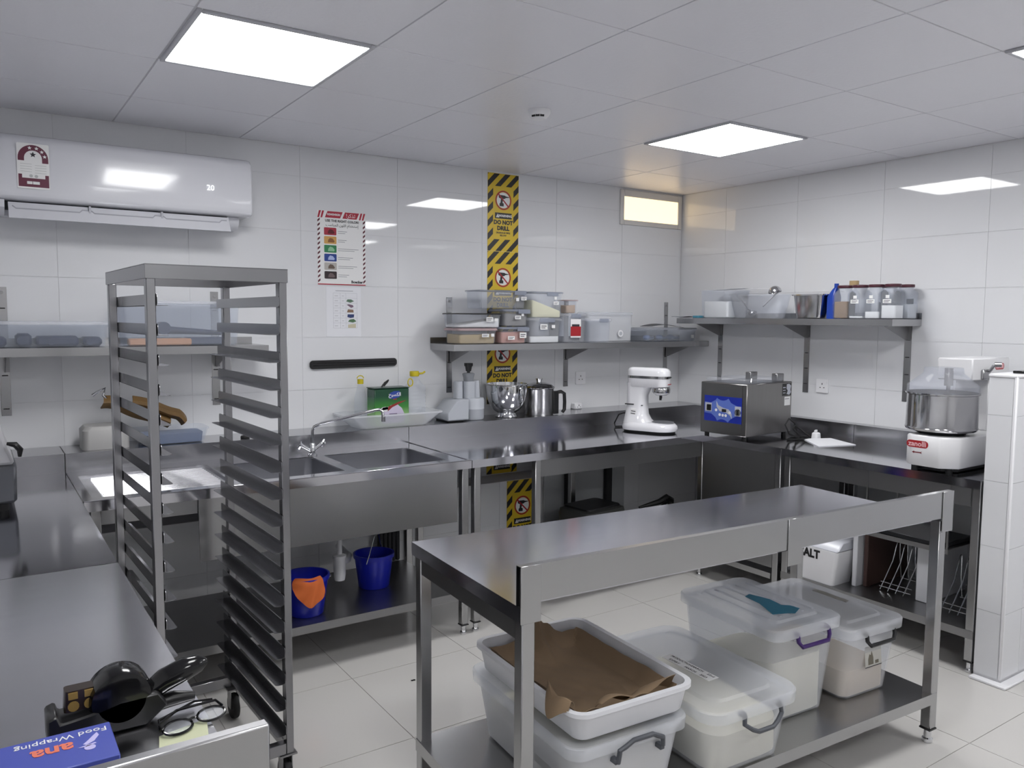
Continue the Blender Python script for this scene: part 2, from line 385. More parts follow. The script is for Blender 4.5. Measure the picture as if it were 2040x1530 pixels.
# ------------------------------------------------------------------ warning signs
SW, SH = .238, .492
def warning_sign(x0, y, ztop, label, zmin=None):
    t = thing('warning_sign', label, 'sign', (x0+SW/2, y, ztop-SH if zmin is None else zmin), group=None)
    lo = -SH if zmin is None else zmin-ztop
    M = FB(x0, y, ztop)
    b = MB().decal(rect(0, SW, lo, 0), M, .0004, .0014).build('board', YELLOW, t)
    s = MB(); w = .038; k = -SW
    while k < SH+SW:
        p = clip([(-.05, -k-.05), (-.05, -k-.05+w*1.1), (SW+.05, -k+SW+.05+w*1.1), (SW+.05, -k+SW+.05)], .001, SW-.001, lo+.001, -.002)
        if p and len(p) > 2: s.decal(p, M, .0014, .0017)
        k += .083
    s.build('stripe', SBLACK, t)
    if lo < -.1: MB().decal(rrect(.041, .197, max(lo+.001, -.416), -.08, .012), M, .0017, .0021).build('panel', YELLOW, t)
    if lo < -.23:
        MB().decal(circle(.119, -.167, .05, 28), M, .0021, .0024).build('disc', SWHITE, t)
        dr = MB().decal([(.085, -.152), (.082, -.140), (.088, -.134), (.132, -.136), (.136, -.14), (.150, -.142), (.165, -.1445), (.165, -.147), (.150, -.149), (.136, -.151), (.132, -.156), (.122, -.158), (.118, -.158), (.112, -.183), (.122, -.187), (.122, -.205), (.09, -.205), (.09, -.188), (.097, -.183), (.1, -.158)], M, .0024, .0027).build('drill_symbol', SBLACK, t)
        MB().decal(circle(.119, -.167, .0615, 32)+[(.119+.0615, -.167)]+[(.119+.0525, -.167)]+circle(.119, -.167, .0525, 32)[::-1], M, .0027, .003).prism(rect(-.055, .055, -.0045, .0045), 'z', .0028, .0031, M=M @ Matrix.Translation((.119, -.167, 0)) @ Matrix.Rotation(-PI/4, 4, 'Z')).build('prohibition_ring', SRED, t)
    if lo < -.28:
        MB().decal(rect(.055, .184, -.284, -.247), M, .0021, .0024).build('warning_bar', SBLACK, t)
        MB().decal([(.063, -.277), (.089, -.277), (.076, -.253)], M, .0024, .0027).build('triangle', SWHITE, t)
        text('WARNING', .021, M @ Matrix.Translation((.135, -.266, .0027)), SWHITE, t, bold=.0007)
        MB().decal(rect(.0752, .0768, -.269, -.26), M, .0027, .0029).decal(rect(.0752, .0768, -.274, -.2715), M, .0027, .0029).build('exclamation_mark', SBLACK, t)
    if zmin is None:
        text('DO NOT', .036, M @ Matrix.Translation((.119, -.309, .0024)), SBLACK, t, bold=.002, sx=1.0)
        text('DRILL', .036, M @ Matrix.Translation((.119, -.346, .0024)), SBLACK, t, bold=.002)
        text('DRAINAGE PIPES', .0145, M @ Matrix.Translation((.119, -.3745, .0024)), SBLACK, t, bold=.0005)
        text('BELOW', .0145, M @ Matrix.Translation((.119, -.391, .0024)), SBLACK, t, bold=.0005)
    return t
warning_sign(-1.74, 0, 2.535, 'yellow black striped do-not-drill sign touching the ceiling')
warning_sign(-1.74, 0, 2.042, 'striped do-not-drill sign second from the ceiling, above the boxes')
warning_sign(-1.74, 0, 1.548, 'striped do-not-drill sign behind the shelf and mixing bowl')
warning_sign(-1.74, 0, .90, 'cut striped warning sign on the wall under the worktop', .592)
warning_sign(-1.725, -.22, .585, 'striped do-not-drill sign low on the pipe box under the worktop')

# ------------------------------------------------------------------ poster and sheet
PM = FB(-2.866, -.0005, 1.794); PW, PH = .29, .415
t = thing('safety_poster', 'red striped bilingual poster with six coloured food panels on the tiles', 'poster', (-2.72, 0, 1.794))
MB().decal(rect(0, PW, 0, PH), PM, 0, .001).build('sheet', SWHITE, t)
PR = mat('poster_red', '#a8243a', .5); s = MB(); PD = mat('poster_dark_red', '#5b2030', .5); s2 = MB()
for k in range(14):
    z = .012+k*.026
    s2.decal([(.002, z), (.016, z+.012), (.016, z+.024), (.002, z+.012)], PM, .001, .0013).decal([(PW-.016, z), (PW-.002, z+.012), (PW-.002, z+.024), (PW-.016, z+.012)], PM, .001, .0013)
s2.build('edge_stripe', PD, t)
for x in (.0, .018, .248, .266): s.decal([(x+.002, PH-.04), (x+.012, PH-.04), (x+.024, PH-.001), (x+.012, PH-.001)], PM, .001, .0013)
for q in ([(.046, PH-.038), (.136, PH-.038), (.152, PH-.002), (.062, PH-.002)], [(.15, PH-.038), (.236, PH-.038), (.252, PH-.002), (.166, PH-.002)]): MB().decal(q, PM, .001, .0013).build('red_banner', PR, t)
MB().decal(rect(.001, PW-.001, .001, .007), PM, .001, .0013).build('red_edging', PR, t)
s.build('corner_stripe', PR, t, kind='stuff')
text('REMEMBER!', .0155, PM @ Matrix.Translation((.099, PH-.02, .0015)), SWHITE, t, bold=.0004)
text(ar('\uFE97\uFEAC\uFEDB\uFEAE!'), .03, PM @ Matrix.Translation((.2, PH-.021, .0015)), SWHITE, t)
text('USE THE RIGHT COLOR!', .0185, PM @ Matrix.Translation((.148, PH-.055, .0013)), INK, t, bold=.0006)
text(ar('\uFE87\uFEB3\uFE98\uFEA8\uFEAA\uFE8D\uFEE1 \uFE8D\uFEDF\uFEE0\uFEEE\uFEE5 \uFE8D\uFEDF\uFEE4\uFEE8\uFE8E\uFEB3\uFE90'), .021, PM @ Matrix.Translation((.148, PH-.078, .0013)), INK, t)
for k, (c, c2) in enumerate((('#a3283c', '#5c0f1c'), ('#cf9f57', '#8a5a30'), ('#2f7f4f', '#8fc29a'), ('#1e3f8c', '#a9b8e0'), ('#b6b2ae', '#6a5a50'), ('#2c1c20', '#6b5a5c'))):
    z = PH-.135-k*.049
    s = MB().decal(rrect(.04, .113, z, z+.042, .005), PM, .001, .0014); cp = s.build('colour_panel', mat('poster_panel_%d' % k, c, .5), t)
    MB().decal([(.062, z+.008), (.098, z+.008), (.102, z+.016), (.09, z+.03), (.074, z+.033), (.064, z+.022)], PM, .0014, .0017).build('food_picture', mat('poster_food_%d' % k, c2, .5), cp)
    L = (.055, .052, .125, .09, .115, .065)[k]
    MB().decal(rect(.122, .122+L, z+.022, z+.0245), PM, .001, .0013).decal(rect(.122, .122+L*.8, z+.012, z+.0145), PM, .001, .0013).build('fine_print', INKG, t)
text('Boecker', .021, PM @ Matrix.Translation((.236, .02, .0013)), INK, t, bold=.0009)
PM = FB(-2.818, -.0005, 1.5); t = thing('printed_chart', 'white printed chart of cleaning cloths taped below the striped poster', 'paper sheet', (-2.713, 0, 1.5))
MB().decal(rect(0, .21, 0, .283), PM, 0, .0008).build('sheet', PAPER, t)
s = MB(); g0, g1 = .042, .186
for k in range(8): s.decal(rect(g0, g1, .05+k*.0285, .0506+k*.0285), PM, .0008, .001)
for x in (g0, .084, .118, g1): s.decal(rect(x, x+.0006, .05, .2495), PM, .0008, .001)
s.decal(rect(.056, .162, .261, .2635), PM, .0008, .001)
for k in range(7): s.decal(rect(.05, .07, .062+k*.0285, .0636+k*.0285), PM, .0008, .001).decal(rect(.094, .106, .062+k*.0285, .0636+k*.0285), PM, .0008, .001)
s.build('table_lines', INKG, t)
for k, (c, p) in enumerate((('#5f7a66', [(.12, .01), (.145, .003), (.168, .012), (.15, .022), (.128, .022)]), ('#7a6275', [(.122, .02), (.15, .002), (.165, .008), (.16, .018), (.135, .023)]), ('#8a6f5c', [(.124, .004), (.165, .004), (.163, .02), (.13, .022)]), ('#2f3f70', [(.126, .006), (.145, .001), (.166, .004), (.168, .022), (.128, .022)]), ('#4f7050', [(.13, .008), (.16, .003), (.182, .01), (.165, .024), (.14, .02)]), ('#c9c2a8', [(.13, .001), (.178, .001), (.178, .025), (.13, .02)]))):
    z = .05+(5-k)*.0285
    MB().decal([(x, z+y) for x, y in p], PM, .0009, .0012).build('cloth_picture', mat('chart_cloth_%d' % k, c, .6), t)
# magnetic knife bar
t = thing('magnetic_knife_bar', 'empty black magnetic knife bar on the wall above the sink', 'knife rack', (-2.653, 0, 1.32))
MB().prism([(-2.922, 1.33), (-2.922, 1.355), (-2.91, 1.367), (-2.397, 1.371), (-2.385, 1.359), (-2.385, 1.336), (-2.397, 1.324), (-2.91, 1.318)], 'y', -.018, -.0005, .004).build('bar', BLACK, t)
MB().box(-2.905, -2.402, -.0215, -.0175, 1.336, 1.341, .001).box(-2.905, -2.402, -.0215, -.0175, 1.35, 1.355, .001).build('strip', BLACKG, t)
# sockets
def socket(M, label, plug=False):
    t = thing('wall_socket', label, 'socket', M.translation)
    MB().decal(rrect(-.043, .043, -.043, .043, .004), M, .0005, .009).build('plate', WHITEP, t)
    MB().decal(rect(-.003, .003, .008, .018), M, .009, .0093).decal(rect(-.018, -.009, -.013, -.008), M, .009, .0093).decal(rect(.009, .018, -.013, -.008), M, .009, .0093).build('pin_hole', INK, t)
    if plug: MB().decal(rect(.024, .034, .016, .03), M, .009, .012).build('switch', WHITEP, t)
    return t
socket(FB(-.968, 0, 1.2), 'white wall socket under the shelf between bracket and stand mixer')
socket(FR(0, -1.262, 1.196), 'white wall socket beside the vacuum sealing machine', True)
t = thing('plug_adapter', 'small white cube plug adapter on the ledge beside the lidded pot', 'adapter', (-1.02, -.03, .987))
MB().box(-1.05, -.985, -.055, -.003, .987, 1.03, .006).build('body', WHITEP, t)
MB().decal(rect(-.003, .003, .004, .012), FB(-1.017, -.055, 1.006), 0, .0004).decal(rect(-.016, -.009, -.006, -.002), FB(-1.017, -.055, 1.006), 0, .0004).decal(rect(.009, .016, -.006, -.002), FB(-1.017, -.055, 1.006), 0, .0004).build('pin_hole', INK, t)

# ------------------------------------------------------------------ wall shelves
def shelf_back(name, label, x0, x1, zt, ups, depth=.3):
    t = thing(name, label, 'shelf', ((x0+x1)/2, 0, zt-.04))
    MB().box(x0, x1, -depth, -.006, zt-.002, zt).box(x0, x1, -depth, -depth+.002, zt-.038, zt-.002).box(x0, x1, -.006, -.004, zt-.03, zt+.036).box(x0, x0+.002, -depth+.002, -.006, zt-.038, zt-.002).box(x1-.002, x1, -depth+.002, -.006, zt-.038, zt-.002).build('board', STEEL, t)
    for x in ups:
        u = MB().box(x-.02, x+.02, -.0035, -.0005, 1.145, 1.74, .0005).build('upright', STEEL, t)
        s = MB()
        for k in range(4): MB().box(x-.012, x+.012, -.0042, -.0034, 1.175+k*.155, 1.18+k*.155).build('slot', DARK, u)
        s.cyl((x, -.0034, 1.715), (x, -.006, 1.715), .007, seg=10).build('screw', STEELD, u)
        MB().prism([(-.007, zt-.04), (-.007, zt-.12), (-.03, zt-.12), (-.25, zt-.041)], 'x', x-.0015, x+.0015).box(x-.0015, x+.02, -.25, -.007, zt-.0415, zt-.0395).box(x-.0015, x+.02, -.0085, -.007, zt-.12, zt-.04).build('gusset', STEELD, t)
    return t
ZS = 1.456
shelf_back('wall_shelf', 'steel wall shelf crowded with food containers above the worktop', -2.155, -.004, ZS, (-2.02, -1.098, -.148))
shelf_back('wall_shelf', 'steel wall shelf with translucent boxes behind the tray rack', X0+.03, -3.24, 1.468, (-4.37, -3.43))
ZR = 1.622
t = thing('wall_shelf', 'steel shelf on the side wall holding maroon-lidded jars', 'shelf', (0, -1.07, ZR-.04))
y0, y1 = -1.885, -.262
MB().box(-.3, -.006, y0, y1, ZR-.002, ZR).box(-.3, -.298, y0, y1, ZR-.038, ZR-.002).box(-.006, -.004, y0, y1, ZR-.03, ZR+.036).box(-.298, -.006, y0, y0+.002, ZR-.038, ZR-.002).box(-.298, -.006, y1-.002, y1, ZR-.038, ZR-.002).build('board', STEEL, t)
for y in (-.41, -1.135, -1.81):
    u = MB().box(-.0035, -.0005, y-.021, y+.021, 1.145, 1.74, .0005).build('upright', STEEL, t); s = MB()
    for k in range(4): MB().box(-.0042, -.0034, y-.012, y+.012, 1.2+k*.1, 1.205+k*.1).build('slot', DARK, u)
    MB().prism([(-.007, ZR-.04), (-.007, ZR-.12), (-.03, ZR-.12), (-.25, ZR-.041)], 'y', y-.0015, y+.0015).box(-.25, -.007, y-.02, y+.0015, ZR-.0415, ZR-.0395).box(-.0085, -.007, y-.02, y+.0015, ZR-.12, ZR-.04).build('gusset', STEELD, t)

# ------------------------------------------------------------------ benches
ZW = .9
YB, YF = -.26, -.965
def leg(t, x, y, z1, z0=.055, m=STEEL, w=.019):
    o = MB().box(x-w, x+w, y-w, y+w, z0, z1, .003).build('leg', m, t)
    MB().box(x-w-.002, x+w+.002, y-w-.002, y+w+.002, z0-.006, z0, .001).build('collar', BLACK, o)
    MB().lathe([(.013, z0-.006), (.013, .02), (.017, .016), (.018, .004), (.016, 0)], (x, y), 12).build('foot', CHROME, o)
    return o
def ledge_back(t, x0, x1):
    MB().box(x0, x1, YB-.002, YB, ZW, .984).box(x0, x1, YB-.002, -.002, .984, .986).build('upstand', UPST, t)
# --- sink bench
SX0, SX1 = -4.160, -2.434
t = thing('sink_bench', 'long steel sink bench with ribbed drainer and two basins', 'sink bench', ((SX0+SX1)/2, -.6, 0))
bas = [(-3.53, -3.075, -.885, -.44), (-3.01, -2.535, -.885, -.44)]; dr = (-4.125, -3.58, -.895, -.38)
zt0 = ZW-.002
s = MB().box(SX0, SX1, YF, -.895, zt0, ZW).box(SX0, SX1, -.38, YB-.002, zt0, ZW).box(SX0, dr[0], -.895, -.38, zt0, ZW).box(dr[1], bas[0][0], -.895, -.38, zt0, ZW).box(bas[0][1], bas[1][0], -.895, -.38, zt0, ZW).box(bas[1][1], SX1, -.895, -.38, zt0, ZW)
for b in bas: s.box(b[0], b[1], -.895, b[2], zt0, ZW).box(b[0], b[1], b[3], -.38, zt0, ZW)
s.box(SX0, SX1, YF, YF+.002, ZW-.04, zt0)
s.box(SX0, SX1, YF, YF+.012, ZW, ZW+.004, .0015).box(SX1-.012, SX1, YF+.012, YB-.004, ZW, ZW+.004, .0015)
top = s.build('worktop', STEELH, t)
ledge_back(t, SX0, SX1)
s = MB().box(dr[0], dr[1], dr[2], dr[3], ZW-.012, ZW-.010)
for a in ((dr[0], dr[0]+.002, dr[2], dr[3]), (dr[1]-.002, dr[1], dr[2], dr[3]), (dr[0]+.002, dr[1]-.002, dr[2], dr[2]+.002), (dr[0]+.002, dr[1]-.002, dr[3]-.002, dr[3])): s.box(*a, ZW-.010, zt0+.001)
dro = s.build('drainer', STEELN, t)
me = None
for k in range(13):
    if me is None:
        bb = MB().prism([(-.006, 0), (.006, 0), (.003, .0075), (-.003, .0075)], 'x', -.235, .235).bm; me = bpy.data.meshes.new('drainer_rib'); bb.to_mesh(me); bb.free(); me.materials.append(STEELN)
    piece(me, 'drainer_rib', dro, Vector((-3.845, -.84+k*.033, ZW-.01))-WM[t.name].translation)
for b in bas:
    cx, cy, hx, hy = (b[0]+b[1])/2, (b[2]+b[3])/2, (b[1]-b[0])/2, (b[3]-b[2])/2
    o = MB().loft([(.62, hx-.02, hy-.02, .05, cx, cy), (.66, hx, hy, .06, cx, cy), (ZW-.003, hx+.001, hy+.001, .03, cx, cy), (ZW-.003, hx-.004, hy-.004, .03, cx, cy), (.665, hx-.006, hy-.006, .055, cx, cy), (.632, hx-.03, hy-.03, .05, cx, cy)], 5).build('basin', SINK, t)
    MB().lathe([(.0, .6325), (.04, .6325), (.045, .636), (.0, .6365)], (cx, cy), 20).build('drain', CHROME, o)
MB().box(-3.74, -2.505, -.945, -.942, .592, ZW-.002, .001).build('apron', STEEL, t)
MB().box(SX0+.05, -3.745, -.945, -.925, .80, .858).build('apron', STEELD, t)
for x in (SX1-.03, SX0+.04):
    for y in (-.935, -.31): leg(t, x, y, ZW-.004)
MB().box(SX0+.06, SX1-.055, -.955, -.30, .225, .228).box(SX0+.06, SX1-.055, -.955, -.953, .19, .225).build('lower_shelf', STEELD, t)
s = MB().cyl((-2.993, -.6, .335), (-2.993, -.6, .62), .013, seg=14).lathe([(.0, .285), (.026, .285), (.03, .31), (.031, .395), (.033, .398), (.033, .412), (.014, .42)], (-2.993, -.6), 20).tube([(-2.993, -.6, .37), (-2.93, -.56, .37), (-2.9, -.5, .37), (-2.88, -.30, .37)], .016, 12).build('drain_trap', WHITEP, t)
MB().tube([(-2.98, -.62, .6), (-2.95, -.6, .52), (-2.86, -.56, .488), (-2.76, -.52, .52), (-2.72, -.47, .60)], .009, 8).build('overflow_hose', RUBBER, t)
# tap
t = thing('mixer_tap', 'chrome mixer tap with long slanted spout between the basins', 'tap', (-3.058, -.41, ZW))
FX, FY = -3.058, -.41
MB().lathe([(.024, ZW+.0005), (.024, ZW+.008), (.015, ZW+.014), (.014, ZW+.06), (.01, ZW+.065)], (FX, FY), 18).build('body', CHROME, t)
o = MB().tube([(FX, FY, ZW+.05), (FX, FY, ZW+.13), (FX+.01, FY-.005, ZW+.15), (FX+.04, FY-.02, ZW+.165), (FX+.28, FY-.16, ZW+.235), (FX+.30, FY-.172, ZW+.238), (FX+.312, FY-.178, ZW+.228), (FX+.315, FY-.18, ZW+.195)], .0085, 12).cyl((FX+.315, FY-.18, ZW+.2), (FX+.315, FY-.18, ZW+.175), .012, seg=14).build('spout', CHROME, t)
for sgn in (-1, 1):
    e = (FX+sgn*.055, FY+.01, ZW+.055)
    h = MB().cyl((FX, FY, ZW+.02), e, .009, .01, 12)
    for a in range(4):
        a = a*PI/2+.4; h.tube([e, (e[0]+sgn*.006+.02*math.cos(a)*.5, e[1]+.02*math.sin(a), e[2]+.02*math.cos(a))], [.005, .006], 8)
    h.ball(e, .012, 10).build('handle', CHROME, t)
# --- L-shaped corner bench
KX0, XF, XB, YS = -2.43, -.77, -.085, -1.545
t = thing('corner_bench', 'L-shaped steel corner bench carrying the white stand mixer', 'workbench', (-1.3, -.6, 0))
MB().prism([(KX0, YB-.002), (KX0, YF), (XF, YF), (XF, YS), (XB-.002, YS), (XB-.002, YB-.002)], 'z', ZW-.002, ZW).box(KX0, XF, YF, YF+.002, ZW-.04, ZW-.002).box(XF, XF+.002, YS, YF+.002, ZW-.04, ZW-.002).build('worktop', STEELH, t)
MB().box(KX0, XB, YB-.002, YB, ZW, .984).box(KX0, -.004, YB, -.002, .984, .986).box(XB-.002, XB, YS, YB, ZW, .984).box(XB-.002, -.004, YS, YB, .984, .986).build('upstand', UPST, t)
for x, y in ((-2.392, -.935), (-2.012, -.935), (-.735, -.935), (-2.392, -.31), (-1.275, -.31), (-.735, -1.515), (-.12, -1.515)): leg(t, x, y, ZW-.004)
MB().box(-1.99, -.757, -.945, -.942, .765, ZW-.04).build('apron', STEELD, t)
MB().box(-.752, -.75, -1.495, -.955, .2, ZW-.003).build('side_panel', STEELD, t)
MB().box(-1.45, -.757, -.245, -.235, .2, ZW-.1).build('back_panel', mat('grey_back_panel', '#b4b7ba', .35, .3), t)
MB().box(-1.99, -.76, -.90, -.25, .225, .228).box(-1.99, -.76, -.90, -.898, .2, .225).build('lower_shelf', STEELD, t)
MB().box(-1.29, -1.26, -.28, -.25, .23, ZW-.05).box(-.95, -.90, -.28, -.25, .30, ZW-.05).build('rear_strut', DARK, t)
MB().box(-.757, -.12, -1.49, -.96, .165, .168).box(-.757, -.755, -1.49, -.96, .135, .165).build('low_rail', STEEL, t)
# --- right hand bench
R0, R1 = -2.612, -1.548
t = thing('side_bench', 'steel bench along the side wall under the spiral dough mixer', 'workbench', (-.43, -2.08, 0))
MB().box(XF, XB-.002, R0, R1, ZW-.002, ZW).box(XF, XF+.002, R0, R1, ZW-.04, ZW-.002).build('worktop', STEELH, t)
MB().box(XB-.002, XB, R0, R1, ZW, .984).box(XB-.002, -.004, R0, R1, .984, .986).build('upstand', UPST, t)
for x, y in ((-.735, -1.578), (-.735, -2.59), (-.12, -1.578), (-.12, -2.59)): leg(t, x, y, ZW-.004)
MB().box(-.748, -.745, -2.565, -1.6, .77, ZW-.04).build('apron', STEELD, t)
MB().box(-.757, -.12, -2.608, -1.56, .197, .2).box(-.757, -.755, -2.608, -1.56, .162, .197).build('lower_shelf', STEELD, t)
MB().box(-.10, -.097, -2.6, -1.56, .2, ZW-.02).build('back_panel', mat('grey_back_panel', '#b4b7ba', .35, .3), t)
MB().box(-.76, -.46, -2.48, -2.05, .548, .551).box(-.76, -.758, -2.48, -2.05, .528, .548).build('tray_shelf', STEELD, t)
for x in (-.75, -.47):
    for y in (-2.47, -2.06): MB().box(x-.004, x+.004, y-.004, y+.004, .551, .858).build('hanger', STEELD, t)
# --- left benches
LX0, LX1 = -4.87, -4.164
t = thing('left_bench', 'steel bench beyond the seam, under the sloping grey machine', 'workbench', (-4.5, -1.05, 0))
MB().box(LX0, LX1, -1.848, YB-.002, ZW-.002, ZW).box(LX1-.002, LX1, -1.848, YB-.002, ZW-.04, ZW-.002).build('worktop', STEELH, t)
ledge_back(t, LX0, LX1)
for x, y in ((LX1-.035, -1.81), (LX1-.035, -.31), (LX0+.04, -1.81), (LX0+.04, -.31)): leg(t, x, y, ZW-.004)
MB().box(LX0, LX1-.01, -1.83, -.3, .2, .203).build('lower_shelf', STEELD, t)
t = thing('left_bench', 'steel bench with an end upstand carrying label gun and glasses', 'workbench', (-4.5, -2.5, 0))
MB().box(LX0, LX1, -3.17, -1.852, ZW-.002, ZW).box(LX1-.002, LX1, -3.17, -1.852, ZW-.04, ZW-.002).build('worktop', STEELN, t)
MB().box(LX0, -4.135, -3.192, -3.17, .80, .997, .003).build('end_upstand', STEEL, t)
for x, y in ((LX1-.035, -3.13), (LX1-.035, -1.89), (LX0+.04, -3.13), (LX0+.04, -1.89)): leg(t, x, y, ZW-.004)
MB().box(LX0, LX1-.01, -3.15, -1.86, .2, .203).build('lower_shelf', STEELD, t)
# --- island table (turned a little)
RI = math.radians(-4.0)
NI = Vector((-3.352, -2.725, 0)); LI, DI, ZI = 1.897, .695, .873
isl = thing('island_table', 'freestanding steel table with an upstand along one long side', 'table', NI, math.radians(-3.5))
t = isl
MB().box(0, LI, .018, DI, ZI-.002, ZI).box(0, LI, DI-.002, DI, ZI-.042, ZI-.002).box(0, .002, .004, DI-.002, ZI-.042, ZI-.002).box(LI-.002, LI, .004, DI-.002, ZI-.042, ZI-.002).build('worktop', STEELI, t, True)
MB().box(0, LI, 0, .002, ZI+.008, .98).box(0, LI, .018, .02, ZI, .98).box(0, LI, .002, .018, .978, .98).build('upstand', STEEL, t, True)
for x0, x1 in ((.0, .062), (.995, 1.06), (LI-.066, LI)): MB().box(x0, x1, -.004, -.0005, ZI-.045, .981, .001).build('cover_plate', STEEL, t, True)
for x, y in ((.03, .025), (LI-.045, .025), (.03, DI-.03), (LI-.045, DI-.03)):
    o = MB().box(x-.02, x+.02, y-.02, y+.02, .06, ZI-.003, .003).build('leg', STEEL, t, True)
    MB().box(x-.022, x+.022, y-.022, y+.022, .053, .06, .001).build('collar', BLACK, o, True)
    MB().lathe([(.014, .053), (.014, .02), (.019, .016), (.02, .004), (.017, 0)], (x, y), 14).build('foot', CHROME, o, True)
for y in (DI-.02,): MB().box(.052, LI-.067, y, y+.004, .80, ZI-.045).build('rail', STEELD, t, True)
for x in (.012, LI-.03): MB().box(x, x+.004, .047, DI-.052, .775, ZI-.043).build('rail', STEELD, t, True)
MB().box(.008, LI-.03, .004, DI-.01, .197, .2).box(.008, LI-.03, .004, .006, .158, .197).box(.008, .01, .006, DI-.01, .158, .197).box(LI-.032, LI-.03, .006, DI-.01, .158, .197).build('lower_shelf', STEEL, t, True)
MI = Matrix.Translation((-3.345, -2.712, 0)) @ Matrix.Rotation(RI, 4, 'Z')
def isle(x, y): p = MI @ Vector((x, y, 0)); return p.x, p.y

# ------------------------------------------------------------------ tray rack
t = thing('tray_rack', 'tall wheeled steel tray rack with empty runners beside the sink', 'tray rack', (-4.057, -1.797, 0), math.radians(2))
RW, RD = .425, .645
for x in (0, RW-.026):
    for y in (0, RD-.032): MB().box(x, x+.026, y, y+.032, .13, 1.725, .002).build('post', RACKM, t, True)
MB().box(-.003, RW+.003, -.003, .002, 1.722, 1.766, .001).box(-.003, RW+.003, RD-.002, RD+.003, 1.722, 1.766, .001).box(-.003, .002, .002, RD-.002, 1.722, 1.766, .001).box(RW-.002, RW+.003, .002, RD-.002, 1.722, 1.766, .001).box(-.003, RW+.003, -.003, .03, 1.763, 1.766).box(-.003, RW+.003, RD-.03, RD+.003, 1.763, 1.766).box(-.003, .03, .03, RD-.03, 1.763, 1.766).box(RW-.03, RW+.003, .03, RD-.03, 1.763, 1.766).build('top_frame', RACKM, t, True)
MB().box(.026, RW-.026, 0, .03, .13, .17, .002).box(.026, RW-.026, RD-.03, RD, .13, .17, .002).box(0, .026, .032, RD-.032, .13, .17, .002).box(RW-.026, RW, .032, RD-.032, .13, .17, .002).build('bottom_frame', RACKM, t, True)
prof = rrect(0, .05+RD, 0, .0355, .008, 3)
def runner(side):
    s = MB(); x = .0275 if side < 0 else RW-.029
    M = Matrix(((0, 0, 1, x), (1, 0, 0, -.006), (0, 1, 0, 0), (0, 0, 0, 1)))
    s.prism(rrect(0, RD+.055, 0, .0355, .009, 3), 'z', 0, .0015, M=M)
    fx0, fx1 = (x, x+.033) if side < 0 else (x-.0315, x+.0015)
    s.prism(rrect(fx0, fx1, -.006, RD+.049, .012, 3), 'z', 0, .0015)
    return s
meL = runner(-1).build('runner', RACKM, t, True); meR = runner(1).build('runner', RACKM, t, True)
for k in range(17):
    z = 1.643-.0902*k
    if k == 0: meL.location.z = z; meR.location.z = z
    else: piece(meL.data, 'runner', t, (0, 0, z)); piece(meR.data, 'runner', t, (0, 0, z))
for x, y in ((.02, .03), (RW-.02, .03), (.02, RD-.03), (RW-.02, RD-.03)):
    c = MB().box(x-.03, x+.03, y-.035, y+.035, .124, .13).box(x-.018, x-.015, y-.02, y+.02, .045, .124).box(x+.015, x+.018, y-.02, y+.02, .045, .124).build('castor', STEELD, t, True)
    MB().cyl((x-.013, y, .05), (x+.013, y, .05), .05, seg=24, bev=.006).build('wheel', RUBBER, c, True)

# ------------------------------------------------------------------ containers
def tub(name, label, cat, c, base, rim, z0, z1, r=.02, m=FROST, th=.003, lip=.006, rz=0., group=None, part='body', lid=None, lidm=None, lidh=.012, lidx=.004, lidgap=0.):
    """open plastic or metal tub: base/rim = half sizes (hx, hy); real wall thickness; optional lid part"""
    t = thing(name, label, cat, (c[0], c[1], z0), rz, group)
    h = z1-z0; (bx, by), (tx, ty) = base, rim
    L = [(0, bx-r*.3, by-r*.3, r), (r*.3, bx, by, r), (h-.008, tx, ty, r), (h-.008, tx+lip, ty+lip, r+lip), (h, tx+lip, ty+lip, r+lip), (h, tx-th, ty-th, r), (r*.3+th, bx-th, by-th, r), (th, bx-r*.3-th, by-r*.3-th, r)]
    MB().loft(L, 4).build(part, m, t, True)
    if lid:
        ex, ey = tx+lip+lidx, ty+lip+lidx; zb = h+.0006+lidgap
        MB().loft([(zb-.0002, ex, ey, r+lip), (zb+lidh*.6, ex, ey, r+lip), (zb+lidh, ex-.006, ey-.006, r+lip), (zb+lidh, ex-.016, ey-.016, r), (zb+lidh-.004, ex-.019, ey-.019, r)], 4).build(lid, lidm or FROSTL, t, True)
    return t
def powder(name, label, cat, c, base, z0, z1, r=.02, m=FLOUR, tilt=0., rz=0., amp=.008, tiltx=0.):
    """heap of powder or loose food that fills a tub from z0 to about z1"""
    hx, hy = base; n = 8; s = MB(); M = Matrix.Translation((c[0], c[1], 0)) @ Matrix.Rotation(rz, 4, 'Z')
    rnd = random.Random(hash(name+label) % 1000 if False else len(label))
    s.loft([(z0, hx-r*.3, hy-r*.3, r), (z0+r*.3, hx, hy, r), (z1, hx, hy, r)], 4, M=M)
    for v in s.bm.verts:
        if v.co.z > z1-1e-4:
            p = M.inverted() @ v.co; v.co.z += tilt*p.x/hx+tiltx*p.y/hy+amp*math.sin(p.x*31+p.y*17+len(label))
    o = s.build(name, m, None, smooth=50); return tag(o, label, cat, kind='stuff')
def sticker(parent, M, w, h, m=SWHITE, lines=True):
    o = MB().decal(rect(-w/2, w/2, -h/2, h/2), M, .0003, .0008).build('sticker', m, parent)
    if lines: MB().decal(rect(-w*.38, w*.36, .08*h, .22*h), M, .0008, .001).decal(rect(-w*.38, w*.2, -.25*h, -.12*h), M, .0008, .001).build('handwriting', INK, o)
    return o
